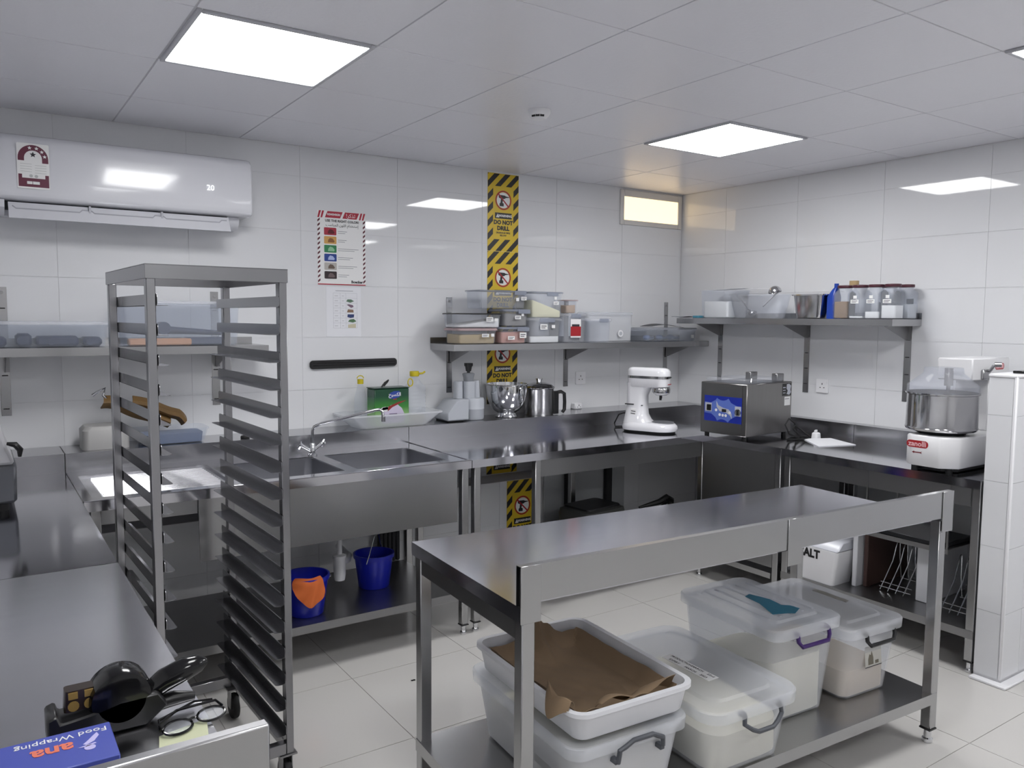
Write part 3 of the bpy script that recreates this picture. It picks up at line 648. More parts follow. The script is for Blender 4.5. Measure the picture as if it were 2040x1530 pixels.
# --- middle shelf
zs = ZS+.0005
def mbox(name, label, x0, x1, y0, y1, z0, z1, m=FROST, lid='lid', lidm=None, taper=.006, r=.018, lidh=.014):
    cx, cy, hx, hy = (x0+x1)/2, (y0+y1)/2, (x1-x0)/2, (y1-y0)/2
    return tub(name, label, 'container', (cx, cy), (hx-.008-taper, hy-.008-taper), (hx-.01, hy-.01), z0, z1-lidh-.001 if lid else z1, r, m, lid=lid, lidm=lidm, lidh=lidh)
def mfill(name, label, cat, x0, x1, y0, y1, z0, z1, m, taper=.006, tilt=0., amp=.004, tiltx=0.):
    hx, hy = (x1-x0)/2-.008-taper-.0045, (y1-y0)/2-.008-taper-.0045
    return powder(name, label, cat, ((x0+x1)/2, (y0+y1)/2), (hx, hy), z0+.004, z1, .014, m, tilt, amp=amp, tiltx=tiltx)
TAN = mat('tan_sugar', '#b49a63', .9, var=.15, scale=60); SALMON = mat('pink_salt', '#c98a78', .9, var=.2, scale=60)
GREYF = mat('dark_seed', '#7b7774', .9, var=.25, scale=80); CREAMY = mat('milk_powder', '#e8e3bd', .9); BEIGE = mat('beige_crumbs', '#c9a98a', .9, var=.2, scale=50)
GLID = mat('grey_lid', '#9da3b2', .35, alpha=.6); PLID = mat('pinkish_lid', '#c7aeb0', .35, alpha=.75)
mA = (-2.118, -1.833, -.285, -.09); za = 1.552
tA = mbox('food_container', 'clear container of tan sugar under the black-lidded one', *mA, zs, za, lidm=PLID); mfill('brown_sugar', 'tan sugar inside the lower clear container', 'sugar', *mA, zs, 1.513, TAN)
sticker(tA, FB(-1.93, -.285, 1.508), .05, .02); sticker(tA, FB(-1.878, -.285, 1.51), .022, .018, lines=False)
mB = (-2.128, -1.800, -.285, -.09)
tB = mbox('food_container', 'clear container with a flat black lid and white powder', *mB, za+.0008, 1.642, lidm=BLACK, lidh=.007); mfill('white_powder', 'sloping white powder inside the black-lidded container', 'powder', *mB, za+.0008, 1.588, FLOUR, tilt=.02)
sticker(tB, FB(-1.90, -.285, 1.605), .048, .026); sticker(tB, FB(-1.855, -.285, 1.602), .02, .018, lines=False)
mC = (-1.822, -1.606, -.285, -.09)
tC = mbox('food_container', 'clear container of pink salt beside the tan sugar', *mC, zs, 1.56, lidm=GLID); mfill('pink_salt', 'coarse pink salt inside the clip-lid container', 'salt', *mC, zs, 1.53, SALMON)
sticker(tC, FB(-1.742, -.285, 1.492), .05, .022); sticker(tC, FB(-1.655, -.285, 1.508), .05, .034)
mD = (-1.793, -1.594, -.28, -.08)
tD = mbox('food_container', 'clear container of dark seed stacked on the pink salt', *mD, 1.5608, 1.669, lidm=GLID); mfill('dark_seed', 'dark grey seed inside the stacked container', 'seed', *mD, 1.5608, 1.638, GREYF)
sticker(tD, FB(-1.69, -.28, 1.618), .045, .022); sticker(tD, FB(-1.655, -.28, 1.634), .018, .016, lines=False)
mE = (-1.962, -1.602, -.265, -.075)
tE = mbox('food_container', 'wide frosted container topmost of its stack in front of the signs', *mE, 1.6698, 1.783, lidm=GLID, lidh=.006)
sticker(tE, FB(-1.685, -.267, 1.728), .022, .02, lines=False); sticker(tE, FB(-1.638, -.267, 1.735), .04, .022)
mF = (-1.605, -1.342, -.285, -.07)
tF = mbox('food_container', 'clear square container with white powder under the cream one', *mF, zs, 1.615, lidm=FROSTL); mfill('white_powder', 'low layer of white powder in the square container', 'powder', *mF, zs, 1.497, FLOUR)
sticker(tF, FB(-1.495, -.285, 1.56), .056, .034); sticker(tF, FB(-1.42, -.285, 1.562), .026, .02, lines=False)
mG = (-1.591, -1.33, -.285, -.06)
tG = mbox('food_container', 'large clear container of cream milk powder topmost of its stack', *mG, 1.6158, 1.781, lidm=GLID, lidh=.007); mfill('milk_powder', 'cream milk powder heaped inside the large container', 'powder', *mG, 1.6158, 1.69, CREAMY, tilt=-.035)
sticker(tG, FB(-1.405, -.285, 1.742), .018, .018, lines=False); sticker(tG, FB(-1.40, -.285, 1.71), .04, .02)
mI = (-1.328, -1.125, -.275, -.07)
tI = mbox('food_container', 'frosted container with a red label on its front', *mI, zs, 1.645)
sticker(tI, FB(-1.23, -.274, 1.55), .085, .12); MB().decal(rect(-.042, .042, -.05, .012), FB(-1.23, -.2748, 1.55), 0, .0006).build('red_label', SRED, tI)
def clip_tab(t, x, y, z, w=.07):
    MB().box(x-w/2, x+w/2, y-.006, y-.0005, z-.026, z, .002).build('clip', GLID, t)
clip_tab(tC, -1.655, -.285, 1.558, .09); clip_tab(tD, -1.645, -.28, 1.667, .09); clip_tab(tE, -1.665, -.265, 1.782, .09); clip_tab(tG, -1.43, -.285, 1.78, .09); clip_tab(tI, -1.23, -.275, 1.644, .08); clip_tab(tF, -1.47, -.285, 1.614, .12)
mH = (-1.232, -1.115, -.17, -.06)
tH = mbox('food_container', 'small container of beige crumbs standing on the red-labelled one', *mH, 1.6458, 1.738, lidm=PLID, lidh=.006); mfill('beige_crumbs', 'beige crumbs inside the small upper container', 'crumbs', *mH, 1.6458, 1.70, BEIGE)
mJ = (-1.118, -.918, -.285, -.16)
tJ = mbox('food_container', 'empty frosted container in front of the spouted one', *mJ, zs, 1.616, m=FROST); clip_tab(tJ, -1.0, -.285, 1.615, .08)
mK = (-1.03, -.60, -.15, -.02)
tK = mbox('food_container', 'wide milky container with a round grey spout hole', *mK, zs, 1.66, m=MILKY, lidm=FROSTL)
MB().cyl((-.735, -.149, 1.512), (-.735, -.156, 1.512), .024, seg=20).build('spout_ring', WHITEP, tK); MB().cyl((-.735, -.156, 1.512), (-.735, -.157, 1.512), .014, seg=16).build('spout_hole', GREYP, tK)
mL = (-.585, -.075, -.265, -.03)
tL = mbox('storage_box', 'low clear box of blue utensils at the end of the shelf', *mL, zs, 1.553, m=BLUEF, lidm=mat('grey_clear_lid', '#a9adb6', .3, alpha=.55)); tL['category'] = 'box'
sticker(tL, FB(-.135, -.262, 1.49), .028, .024, lines=False)
UT = mat('blue_grey_utensil', '#5d6f95', .4)
for k, (a, b) in enumerate(((-.53, -.40), (-.37, -.26), (-.22, -.13))):
    o = MB().tube([(a, -.2+.04*k, 1.475), (a+.08, -.17+.02*k, 1.478), (b, -.13+.01*k, 1.48)], [.012, .008, .010], 8).ball((a, -.2+.04*k, 1.483), (.032, .022, .02), 12).build('utensil', UT); tag(o, ['blue scoop in the low clear box, next to the milky container', 'blue scoop in the middle of the low clear shelf box', 'blue scoop beside the white sticker of the low clear box'][k], 'scoop', 'scoops in the low clear box')
o = MB().sheet(lambda u, v: (-.53+.32*u, -.25+.12*v, 1.5635+.012*math.sin(u*4)+.014*u*v), 10, 4, .002).build('paper_leaflet', mat('dark_leaflet', '#3b3d44', .5)); tag(o, 'dark folded leaflet lying on the low clear shelf box', 'paper')

# --- left shelf
z = 1.4685
tL = tub('storage_box', 'long low clear box of dark blue parts on the left shelf', 'box', (-4.30, -.16), (.32, .11), (.33, .12), z, 1.57, .02, BLUEF, lid='lid', lidm=FROSTL, lidh=.014)
NAV = mat('navy_plastic', '#1f2a4a', .45)
for k, (x, w, hh) in enumerate(((-4.40, .035, .05), (-4.30, .03, .062), (-4.17, .085, .05), (-4.03, .04, .045))):
    o = MB().box(x-w, x+w, -.24, -.09, z+.0035, z+hh, .012).cyl((x-w*.3, -.16, z+hh*.5), (x-w*.3, -.245, z+hh*.5), hh*.3, seg=14).build('cutter_part', NAV); tag(o, ['round-ended navy cutter part beside the wall bracket in the low box', 'narrow tallest navy cutter part in the low box', 'wide flat navy cutter part in the low box', 'small navy cutter part at the rack end of the low box'][k], 'machine part', 'parts in the long low box')
tL = tub('storage_box', 'tall clear box of blue and orange tools behind the rack', 'box', (-3.64, -.16), (.255, .11), (.265, .12), z, 1.672, .02, BLUEF, lid='lid', lidm=FROSTL, lidh=.012)
o = MB().box(-3.88, -3.60, -.255, -.19, z+.0035, z+.036, .006).build('wooden_roller', mat('orange_wood', '#c0875a', .5)); tag(o, 'orange wooden roller inside the tall clear box', 'roller')
o = MB().tube([(-3.70, -.17, z+.075), (-3.6, -.17, z+.07), (-3.44, -.16, z+.06)], [.02, .016, .012], 10).cyl((-3.72, -.23, z+.085), (-3.72, -.14, z+.085), .03, seg=20).build('hand_blender', NAV); tag(o, 'blue hand tool with a round head inside the tall box', 'tool')
o = MB().box(-3.62, -3.42, -.25, -.12, z+.0035, z+.04, .008).build('tool_case', NAV); tag(o, 'flat navy tool case at the bottom of the tall box', 'case')

# --- side-wall shelf
z = ZR+.0005
tub('storage_box', 'tall frosted box of white powder at the corner end', 'container', (-.155, -.575), (.105, .118), (.115, .125), z, 1.815, .02, CLEAR)
powder('white_powder', 'solid white powder block in the tall frosted box', 'powder', (-.155, -.575), (.098, .111), z+.004, 1.738, .02, FLOUR, amp=.004)
o = MB().sheet(lambda u, v: (-.235+.16*v, -.92+.46*u, 1.8155+.014*math.sin(u*3)*(1-u)+.004*v), 12, 4, .0015).build('paper_sheet', PAPER); tag(o, 'white paper sheet resting on the tall frosted box', 'paper')
tb = tub('utensil_tub', 'flared frosted tub holding two steel ladles', 'tub', (-.215, -.918), (.045, .18), (.065, .208), z, 1.777, .03, FROST)
def ladle(label, tip, bowl, r, face):
    t = thing('ladle', label, 'ladle', bowl)
    prof = [(r*math.sin(a), -r*math.cos(a)) for a in [k*PI/16 for k in range(9)]]+[((r-.002)*math.sin(a), -(r-.002)*math.cos(a)) for a in [k*PI/16 for k in range(8, -1, -1)]]
    M = Matrix.Translation(bowl) @ Matrix.Rotation(face, 4, 'X')
    MB().lathe(prof, (0, 0), 24, M=M).build('bowl', POLISH, t)
    b = Vector(bowl); e = M @ Vector((0, r, 0)); MB().tube([e, e.lerp(Vector(tip), .3)+Vector((0, 0, .006)), Vector(tip)], .0045, 8).build('handle', POLISH, t)
ladle('steel ladle with its bowl above the tub rim', (-.195, -.93, 1.70), (-.205, -1.03, 1.79), .042, PI*.92)
ladle('steel ladle lying with its bowl inside the tub', (-.225, -.735, 1.775), (-.215, -.86, 1.672), .032, .3)
o = MB().sheet(lambda u, v: (-.28+.13*v, -.43+.24*u, z+.004+.012*abs(math.sin(u*5))*(1-u*.4)+.003*v), 14, 5, .002).build('sachet', mat('silver_sachet', '#8e939c', .35, .4)); tag(o, 'crumpled silver sachets at the corner end of the shelf', 'packet')
o = MB().box(-.285, -.2, -.455, -.40, z+.001, z+.018, .003).build('tea_packet', mat('teal_packet', '#3f8299', .5)); tag(o, 'small teal packet beside the white powder box', 'packet')
t = tub('steel_pan', 'deep steel food pan beside the blue bottle', 'pan', (-.175, -1.312), (.085, .085), (.095, .1), z, 1.771, .02, POLISH, th=.0015, lip=.012)
t = thing('blue_bottle', 'blue flat bottle standing between steel pan and jars', 'bottle', (-.19, -1.462, z))
MB().loft([(z, .04, .026, .012, -.19, -1.446), (z+.13, .04, .026, .012, -.19, -1.446), (z+.175, .02, .016, .01, -.19, -1.456), (z+.185, .014, .013, .01, -.19, -1.46)]).build('body', mat('blue_gloss', '#1b3f9e', .25), t)
MB().cyl((-.19, -1.46, z+.185), (-.19, -1.46, z+.21), .013, seg=14).build('cap', mat('blue_gloss', '#1b3f9e'), t)
def jar(label, cx, cy, w=.049, fillm=None, fillz=0., flabel=None, st=True):
    t = thing('storage_jar', label, 'jar', (cx, cy, z)); h = .18
    MB().loft([(z, w-.006, w-.006, .012, cx, cy), (z+.006, w, w, .014, cx, cy), (z+h-.03, w, w, .014, cx, cy), (z+h-.008, w-.012, w-.012, .03, cx, cy), (z+h, w-.012, w-.012, .03, cx, cy), (z+h, w-.015, w-.015, .03, cx, cy), (z+h-.012, w-.015, w-.015, .03, cx, cy), (z+h-.032, w-.004, w-.004, .012, cx, cy), (z+.008, w-.004, w-.004, .012, cx, cy), (z+.004, w-.009, w-.009, .01, cx, cy)]).build('body', CLEAR, t)
    MB().cyl((cx, cy, z+h+.0005), (cx, cy, z+h+.0165), w-.006, seg=28, bev=.002).build('lid', MAROON, t)
    if st: sticker(t, FR(cx-w, cy+.004, z+.1), .05, .022); sticker(t, FR(cx-w, cy+.002, z+.125), .022, .018, lines=False)
    if fillm: powder('jar_filling', flabel, 'powder', (cx, cy), (w-.0065, w-.0065), z+.0045, z+fillz, .01, fillm, amp=.002)
BRN = mat('brown_spice', '#8a6a45', .9, var=.15, scale=70)
jar('maroon-lidded jar of brown spice beside the blue bottle', -.2, -1.525, fillm=BRN, fillz=.102, flabel='brown spice filling the jar beside the blue bottle', st=False)
jar('maroon-lidded jar almost empty, next to the brown spice', -.2, -1.624, fillm=FLOUR, fillz=.014, flabel='thin white layer in the almost empty jar')
jar('maroon-lidded jar with a low white layer, third from the blue bottle', -.2, -1.723, fillm=FLOUR, fillz=.04, flabel='low white layer in the third jar from the blue bottle')
jar('maroon-lidded jar half full of white powder', -.2, -1.822, fillm=FLOUR, fillz=.075, flabel='white powder half filling the fourth jar', st=True)
jar('maroon-lidded jar of grey-white powder against the wall, inner of two', -.075, -1.727, fillm=mat('grey_white_powder', '#cfd1d2', .9), fillz=.1, flabel='grey-white powder in the inner wall-side jar', st=False)
jar('maroon-lidded jar of grey-white powder against the wall at the shelf end', -.075, -1.828, fillm=mat('grey_white_powder', '#cfd1d2'), fillz=.085, flabel='grey-white powder in the shelf-end jar', st=False)
t = thing('capped_bottle', 'clear bottle with a tan cap behind the brown spice jar', 'bottle', (-.09, -1.51, z))
MB().lathe([(.034, z), (.034, z+.15), (.014, z+.185), (.014, z+.20), (0, z+.20)], (-.09, -1.51), 20).build('body', CLEAR, t)
MB().cyl((-.09, -1.51, z+.2005), (-.09, -1.51, z+.228), .027, seg=20).build('cap', mat('tan_cap', '#b39a72', .5), t)

# ------------------------------------------------------------------ ledge above the sink
zl = .9865
t = tub('plastic_tray', 'milky tray on the ledge holding green tin and bottles', 'tray', (-2.50, -.135), (.215, .10), (.29, .122), zl, 1.066, .03, MILKY, lip=.012)
t['category'] = 'tray'; zb = zl+.0035
t = thing('oil_tin', 'green square tin with a red logo swoosh and carrying handle', 'tin', (-2.503, -.13, zb))
TX0, TX1, TY0, TY1, TZ = -2.611, -2.394, -.19, -.085, 1.205
gm = bpy.data.materials.new('tin_print'); gm.use_nodes = True; MATS['tin_print'] = gm
nt = gm.node_tree; tc = nt.nodes.new('ShaderNodeTexCoord'); sp = nt.nodes.new('ShaderNodeSeparateXYZ'); rp = nt.nodes.new('ShaderNodeValToRGB')
nt.links.new(tc.outputs['Generated'], sp.inputs[0]); nt.links.new(sp.outputs[2], rp.inputs[0]); nt.links.new(rp.outputs[0], nt.nodes['Principled BSDF'].inputs[0])
el = rp.color_ramp.elements; el[0].position = .2; el[0].color = lin('#a7c58c'); el[1].position = .8; el[1].color = lin('#1d4a33')
e = el.new(.5); e.color = lin('#3f8a38'); nt.nodes['Principled BSDF'].inputs['Roughness'].default_value = .25
tin = MB().box(TX0, TX1, TY0, TY1, zb, TZ, .004).build('body', gm, t)
MB().box(TX0-.003, TX1+.003, TY0-.003, TY1+.003, TZ+.0004, TZ+.006, .002).build('rim', mat('tin_dark_green', '#16352a', .3), t)
MB().tube([(-2.54, -.13, TZ+.006), (-2.52, -.13, TZ+.03), (-2.495, -.13, TZ+.045), (-2.50, -.13, TZ+.038), (-2.525, -.13, TZ+.012)], .005, 8).build('handle', BLACK, t)
M = FB(TX0, TY0-.0005, zb)
MB().decal([(.045, .015), (.185, .015), (.19, .06), (.17, .1), (.14, .125), (.1, .12), (.06, .09), (.045, .05)], M, 0, .0006).build('lilac_patch', mat('tin_lilac', '#cfc6dc', .4), tin)
MB().decal([(.035, .092)]+[(.065+.03*math.cos(a), .098+.014*math.sin(a)) for a in [k*PI/6 for k in range(12)]][:7], M, .0007, .0012).decal([(.04, .085), (.075, .085), (.09, .1), (.085, .112), (.05, .108)], M, .0007, .0012).build('cream_spoon', SWHITE, tin)
MB().decal([(.08, .085), (.11, .108), (.2, .145), (.15, .137), (.085, .113)], M, .0012, .0016).build('red_swoosh', mat('tin_red', '#8f2a25', .4), tin)
MB().decal([(.088, .16), (.095, .19), (.12, .2), (.155, .2), (.162, .185), (.155, .165), (.12, .155)], M, 0, .0006).build('blue_badge', mat('tin_blue', '#22429a', .4), tin)
text(ar('\uFE8D\uFEDF\uFEDC\uFEB4\uFEF4\uFEA2'), .027, M @ Matrix.Translation((.126, .18, .001)), SWHITE, tin, bold=.0006)
MB().decal(rect(.115, .138, .151, .156), M, .0006, .001).build('red_bar', SRED, tin)
MB().decal(rect(.09, .14, .063, .071), M, .0007, .0011).build('fine_print', mat('tin_purple', '#4a2f5c', .5), tin)
MB().decal(rect(.07, .16, .042, .049), M, .0007, .0011).build('fine_print', mat('tin_purple', '#4a2f5c'), tin)
YC = mat('yellow_cap', '#c9b71f', .4)
t = thing('oil_bottle', 'tall ribbed clear bottle with a yellow handle cap', 'bottle', (-2.328, -.13, zb))
BX, BY = -2.328, -.13
L = [(zb, .05, .045, .02, BX, BY), (zb+.01, .056, .05, .02, BX, BY)]
for k in range(7): L += [(zb+.045+k*.022, .056, .05, .02, BX, BY), (zb+.052+k*.022, .053, .047, .02, BX, BY), (zb+.059+k*.022, .056, .05, .02, BX, BY)]
L += [(1.2, .056, .05, .02, BX, BY), (1.235, .036, .034, .03, BX, BY), (1.258, .022, .022, .021, BX, BY), (1.266, .022, .022, .021, BX, BY)]
MB().loft(L, 4).build('body', CLEAR, t)
powder('cooking_oil', 'pale yellow oil at the bottom of the ribbed bottle', 'oil', (BX, BY), (.05, .044), zb+.0006, zb+.05, .018, mat('pale_oil', '#c9c390', .15, alpha=.7), amp=0)
MB().cyl((BX, BY, 1.2665), (BX, BY, 1.297), .028, seg=24, bev=.003).build('cap', YC, t)
MB().tube([(BX+.028, BY, 1.28), (BX+.055, BY, 1.283), (BX+.07, BY, 1.292)], .006, 8).build('cap_handle', YC, t)
MB().tube([(BX-.05+.016*math.cos(a), BY-.046, 1.235+.022*math.sin(a)) for a in [k*PI/8 for k in range(16)]], .0035, 6, True).build('ring', YC, t)
t = thing('oil_bottle', 'small clear bottle with a pale yellow cap behind the tin', 'bottle', (-2.645, -.075, zb))
MB().lathe([(.034, zb), (.036, zb+.01), (.036, zb+.16), (.018, zb+.225), (.0155, zb+.24), (0, zb+.24)], (-2.648, -.078), 24).build('body', CLEAR, t)
MB().cyl((-2.648, -.078, zb+.2405), (-2.648, -.078, zb+.268), .018, seg=18).build('cap', YC, t)
MB().tube([(-2.648+.02*math.cos(a), -.078, zb+.272+.016*math.sin(a)) for a in [k*PI/6 for k in range(7)]], .003, 6).build('cap_handle', YC, t)

# food processor
t = thing('food_processor', 'light grey food processor with a black-handled pusher', 'food processor', (-2.0, -.13, zl))
MB().prism([(-2.15, zl+.008), (-2.152, zl+.055), (-2.085, zl+.128), (-2.0, zl+.135), (-2.0, zl+.008)], 'y', -.215, -.04, .007).build('motor_base', GREYP, t)
MB().box(-2.14, -2.03, -.20, -.05, zl, zl+.009, .002).build('rubber_foot', RUBBER, t)
MB().lathe([(.0, zl+.001), (.066, zl+.001), (.072, zl+.008), (.073, zl+.064), (.0745, zl+.066), (.0745, zl+.07), (.073, zl+.072), (.074, zl+.118), (.068, zl+.134), (0, zl+.136)], (-1.93, -.135), 36).build('bowl', GREYP, t)
MB().loft([(zl+.134, .036, .03, .02, -1.965, -.15), (zl+.238, .036, .03, .02, -1.965, -.15)]).loft([(zl+.134, .026, .03, .02, -2.03, -.13), (zl+.238, .024, .028, .02, -2.028, -.13)]).loft([(zl+.134, .028, .03, .022, -1.908, -.13), (zl+.24, .024, .028, .02, -1.91, -.13)]).build('feed_tube', GREYP, t)
MB().loft([(zl+.22, .026, .022, .015, -1.967, -.15), (zl+.26, .03, .024, .016, -1.967, -.15), (zl+.285, .036, .026, .014, -1.967, -.15), (zl+.29, .028, .02, .014, -1.967, -.15)]).build('pusher', mat('pusher_grey', '#83868c', .2), t)
MB().cyl((-1.967, -.15, zl+.29), (-1.967, -.15, zl+.3), .01, seg=12).loft([(zl+.30, .014, .012, .006, -1.967, -.15), (zl+.328, .019, .015, .008, -1.967, -.15), (zl+.334, .025, .018, .01, -1.967, -.15), (zl+.35, .025, .018, .01, -1.967, -.15)]).build('handle', BLACK, t)
# steel mixer bowl
t = thing('mixing_bowl', 'polished steel mixer bowl on a ring foot with strap handle', 'bowl', (-1.68, -.142, zl)); c = (-1.68, -.142)
MB().lathe([(.068, zl), (.072, zl+.004), (.062, zl+.02), (.06, zl+.028), (.082, zl+.042), (.108, zl+.075), (.122, zl+.115), (.13, zl+.16), (.133, zl+.205), (.139, zl+.209), (.139, zl+.212), (.131, zl+.212), (.127, zl+.16), (.118, zl+.115), (.104, zl+.079), (.078, zl+.047), (0, zl+.036)], c, 48).build('body', CHROME, t)
a = math.radians(-95); u = Vector((math.cos(a), math.sin(a), 0)); C0 = Vector((c[0]+.035, c[1]-.0, 0))
MB().tube([C0+u*.128+Vector((0, 0, zl+.19)), C0+u*.142+Vector((0, 0, zl+.185)), C0+u*.146+Vector((0, 0, zl+.15)), C0+u*.138+Vector((0, 0, zl+.11)), C0+u*.112+Vector((0, 0, zl+.095))], .0065, 8).build('handle', CHROME, t)
# lidded pot with handle
t = thing('steel_pitcher', 'steel lidded jug with black side handle on the ledge', 'jug', (-1.415, -.13, zl)); c = (-1.42, -.135)
MB().lathe([(.0, zl), (.094, zl), (.097, zl+.004), (.097, zl+.045), (.098, zl+.047), (.098, zl+.165), (.101, zl+.17), (.099, zl+.172), (0, zl+.172)], c, 40).build('body', STEEL, t)
MB().lathe([(.104, zl+.1725), (.104, zl+.178), (.085, zl+.195), (.045, zl+.207), (0, zl+.209)], c, 40).build('lid', POLISH, t)
MB().lathe([(.016, zl+.209), (.018, zl+.218), (.024, zl+.232), (.023, zl+.235), (0, zl+.235)], c, 20).build('knob', CHROME, t)
MB().box(c[0]+.058, c[0]+.102, c[1]-.085, c[1]-.058, zl+.004, zl+.155, .004).tube([(c[0]+.1, c[1]-.07, zl+.145), (c[0]+.125, c[1]-.075, zl+.148), (c[0]+.148, c[1]-.08, zl+.135), (c[0]+.152, c[1]-.08, zl+.08), (c[0]+.15, c[1]-.08, zl+.03), (c[0]+.135, c[1]-.078, zl+.012)], .012, 10).build('handle', BLACK, t)

# left part of the ledge, behind the rack
o = MB().loft([(zl, .10, .085, .03, -3.985, -.14), (zl+.09, .10, .085, .03, -3.985, -.14), (zl+.108, .085, .07, .03, -3.985, -.14)]).build('plastic_canister', mat('dull_grey_plastic', '#a5a4a3', .4)); tag(o, 'rounded grey box on the ledge behind the tray rack', 'box')
t = tub('bread_tub', 'pale tub with blue lining on the ledge behind the rack', 'tub', (-3.69, -.14), (.15, .085), (.165, .095), zl, 1.06, .03, BLUEF)
o = MB().loft([(zl+.004, .138, .075, .025, -3.69, -.14), (zl+.05, .142, .08, .025, -3.69, -.14)]).build('blue_cloth_bundle', mat('slate_blue_cloth', '#5d6d8c', .8)); tag(o, 'folded slate blue cloth inside the pale tub', 'cloth')
t = thing('tape_dispenser', 'brown paper-covered hand tool with a steel hook', 'hand tool', (-3.8, -.14, 1.07))
def ribbon(P, w):
    def f(u, v):
        k = min(int(u*(len(P)-1)), len(P)-2); a = u*(len(P)-1)-k; x, z = P[k][0]*(1-a)+P[k+1][0]*a, P[k][1]*(1-a)+P[k+1][1]*a
        return (x+.014*v, -.13-.05*math.sin(PI*v), z+(v-.5)*w+.005*math.sin(u*9))
    return f
MB().sheet(ribbon([(-3.995, 1.2), (-3.93, 1.19), (-3.83, 1.14), (-3.70, 1.085)], .062), 18, 6, .006).sheet(ribbon([(-3.87, 1.20), (-3.76, 1.165), (-3.66, 1.125), (-3.63, 1.085)], .04), 16, 5, .006).build('paper_wrap', mat('amber_paper', '#6e542f', .55, var=.25, scale=14), t)
MB().tube([(-4.03, -.15, 1.235), (-4.01, -.15, 1.25), (-3.975, -.15, 1.268), (-3.985, -.15, 1.235), (-3.97, -.15, 1.215)], .007, 8).build('hook', CHROME, t)
t = thing('sink_stopper', 'small black rubber sink stopper on the ledge', 'stopper', (-3.34, -.2, zl))
MB().lathe([(0, zl), (.022, zl), (.024, zl+.006), (.02, zl+.012), (.006, zl+.014), (.005, zl+.022), (.009, zl+.027), (0, zl+.03)], (-3.34, -.2), 18).build('plug', RUBBER, t)

# ------------------------------------------------------------------ stand mixer
t = thing('stand_mixer', 'white stand mixer with silver bands and no bowl', 'stand mixer', (-.935, -.655, ZW), math.radians(-66))
MW = mat('mixer_white_enamel', '#e6e6ea', .12, coat=.5)
MB().loft([(.012, .175, .1, .095, .01, 0), (.03, .18, .105, .1, .012, 0), (.045, .176, .1, .098, .012, 0), (.058, .16, .088, .086, .012, 0), (.064, .13, .07, .068, .01, 0)], 8).build('base', MW, t, True)
MB().loft([(.0, .165, .09, .088, .01, 0), (.012, .17, .096, .092, .01, 0)], 8).build('rubber_foot', RUBBER, t, True)
MB().loft([(.05, .105, .085, .07, -.055, 0), (.075, .085, .075, .06, -.07, 0), (.11, .072, .064, .05, -.076, 0), (.16, .066, .056, .045, -.075, 0), (.23, .066, .054, .042, -.074, 0), (.275, .075, .055, .042, -.064, 0), (.31, .10, .057, .042, -.04, 0)], 7).build('column', MW, t, True)
MB().loft([(.285, .125, .056, .05, -.01, 0), (.29, .135, .06, .055, 0, 0), (.34, .138, .062, .058, .0, 0)], 7).build('head', MW, t, True)
MB().loft([(.3402, .139, .063, .058, 0, 0), (.356, .139, .063, .058, 0, 0)], 7).build('silver_band', POLISH, t, True)
MB().loft([(.3562, .14, .064, .06, .0, 0), (.385, .139, .062, .056, 0, 0), (.4, .13, .054, .05, -.002, 0), (.408, .11, .036, .034, -.006, 0)], 7).build('top_cover', MW, t, True)
MB().lathe([(0, .236), (.034, .236), (.05, .246), (.052, .252), (0, .253)], (.085, 0), 28).build('planetary_hub', MW, t, True)
MB().lathe([(0, .2532), (.056, .2532), (.057, .276), (.052, .286), (0, .286)], (.085, 0), 28).build('drip_ring', POLISH, t, True)
MB().cyl((.085, -.012, .236), (.085, -.012, .205), .008, seg=10).cyl((.085, .004, .236), (.085, .004, .215), .005, seg=8).build('shaft', DARK, t, True)
MB().lathe([(0, .0645), (.068, .0645), (.07, .067), (.05, .0675), (0, .066)], (.1, 0), 32).build('bowl_plate', SINK, t, True)
ML = frame((-.075, -.0635, .125), (1, 0, 0), (0, 0, 1))
MB().prism(rect(-.02, .018, -.05, .02), 'z', -.012, .0012, M=ML @ Matrix.Rotation(-.12, 4, 'Z')).build('data_plate', SWHITE, t, True)
s = MB()
for k in range(4): s.prism(rect(-.016, .014, -.043+k*.015, -.038+k*.015), 'z', .0012, .0016, M=ML @ Matrix.Rotation(-.12, 4, 'Z'))
s.build('print', INK, t, True)
MB().box(-.135, -.075, -.062, -.05, .17, .176).box(-.03, -.02, -.05, .03, .166, .17).build('speed_lever', BLACK, t, True)
MB().box(.1385, .1395, -.035, .03, .344, .352).build('print', INK, t, True)
MB().box(.1385, .1395, -.03, .028, .303, .309).build('print', SRED, t, True)
o = MB().tube([(-.15, .03, .08), (-.19, .06, .1), (-.25, .1, .08), (-.28, .1, .02), (-.25, .05, .0055), (-.2, .1, .005)], .0045, 8).build('power_cord', RUBBER, t, True)

# ------------------------------------------------------------------ vacuum sealer
t = thing('vacuum_sealer', 'boxy steel vacuum sealing machine with a blue control panel', 'vacuum sealer', (-.775, -1.125, ZW), math.radians(5))
VM = mat('sealer_steel', '#8b8988', .3, 1, var=.08, scale=6, stretch=(8, 1, 1)); D, Wd, z0, z1 = .47, .165, .026, .335
MB().box(0, D, -Wd, Wd, z0, z1, .004).build('body', VM, t, True)
MB().box(-.003, -.0002, -Wd+.03, Wd-.028, z0+.006, z1-.006).build('front_panel', VM, t, True)
for x in (.03, D-.03):
    for y in (-Wd+.03, Wd-.03): MB().cyl((x, y, 0), (x, y, z0), .014, seg=12).build('foot', RUBBER, t, True)
FV = frame((-.003, 0, .17), (0, -1, 0), (0, 0, 1))
cp = MB().decal(rect(-.133, .135, -.07, .085), FV, .0002, .0012).build('control_panel', mat('panel_blue', '#1c2f9c', .3), t, True)
LBm = mat('panel_light_blue', '#5c74c4', .35); LG = mat('panel_grey', '#b9bcc6', .4)
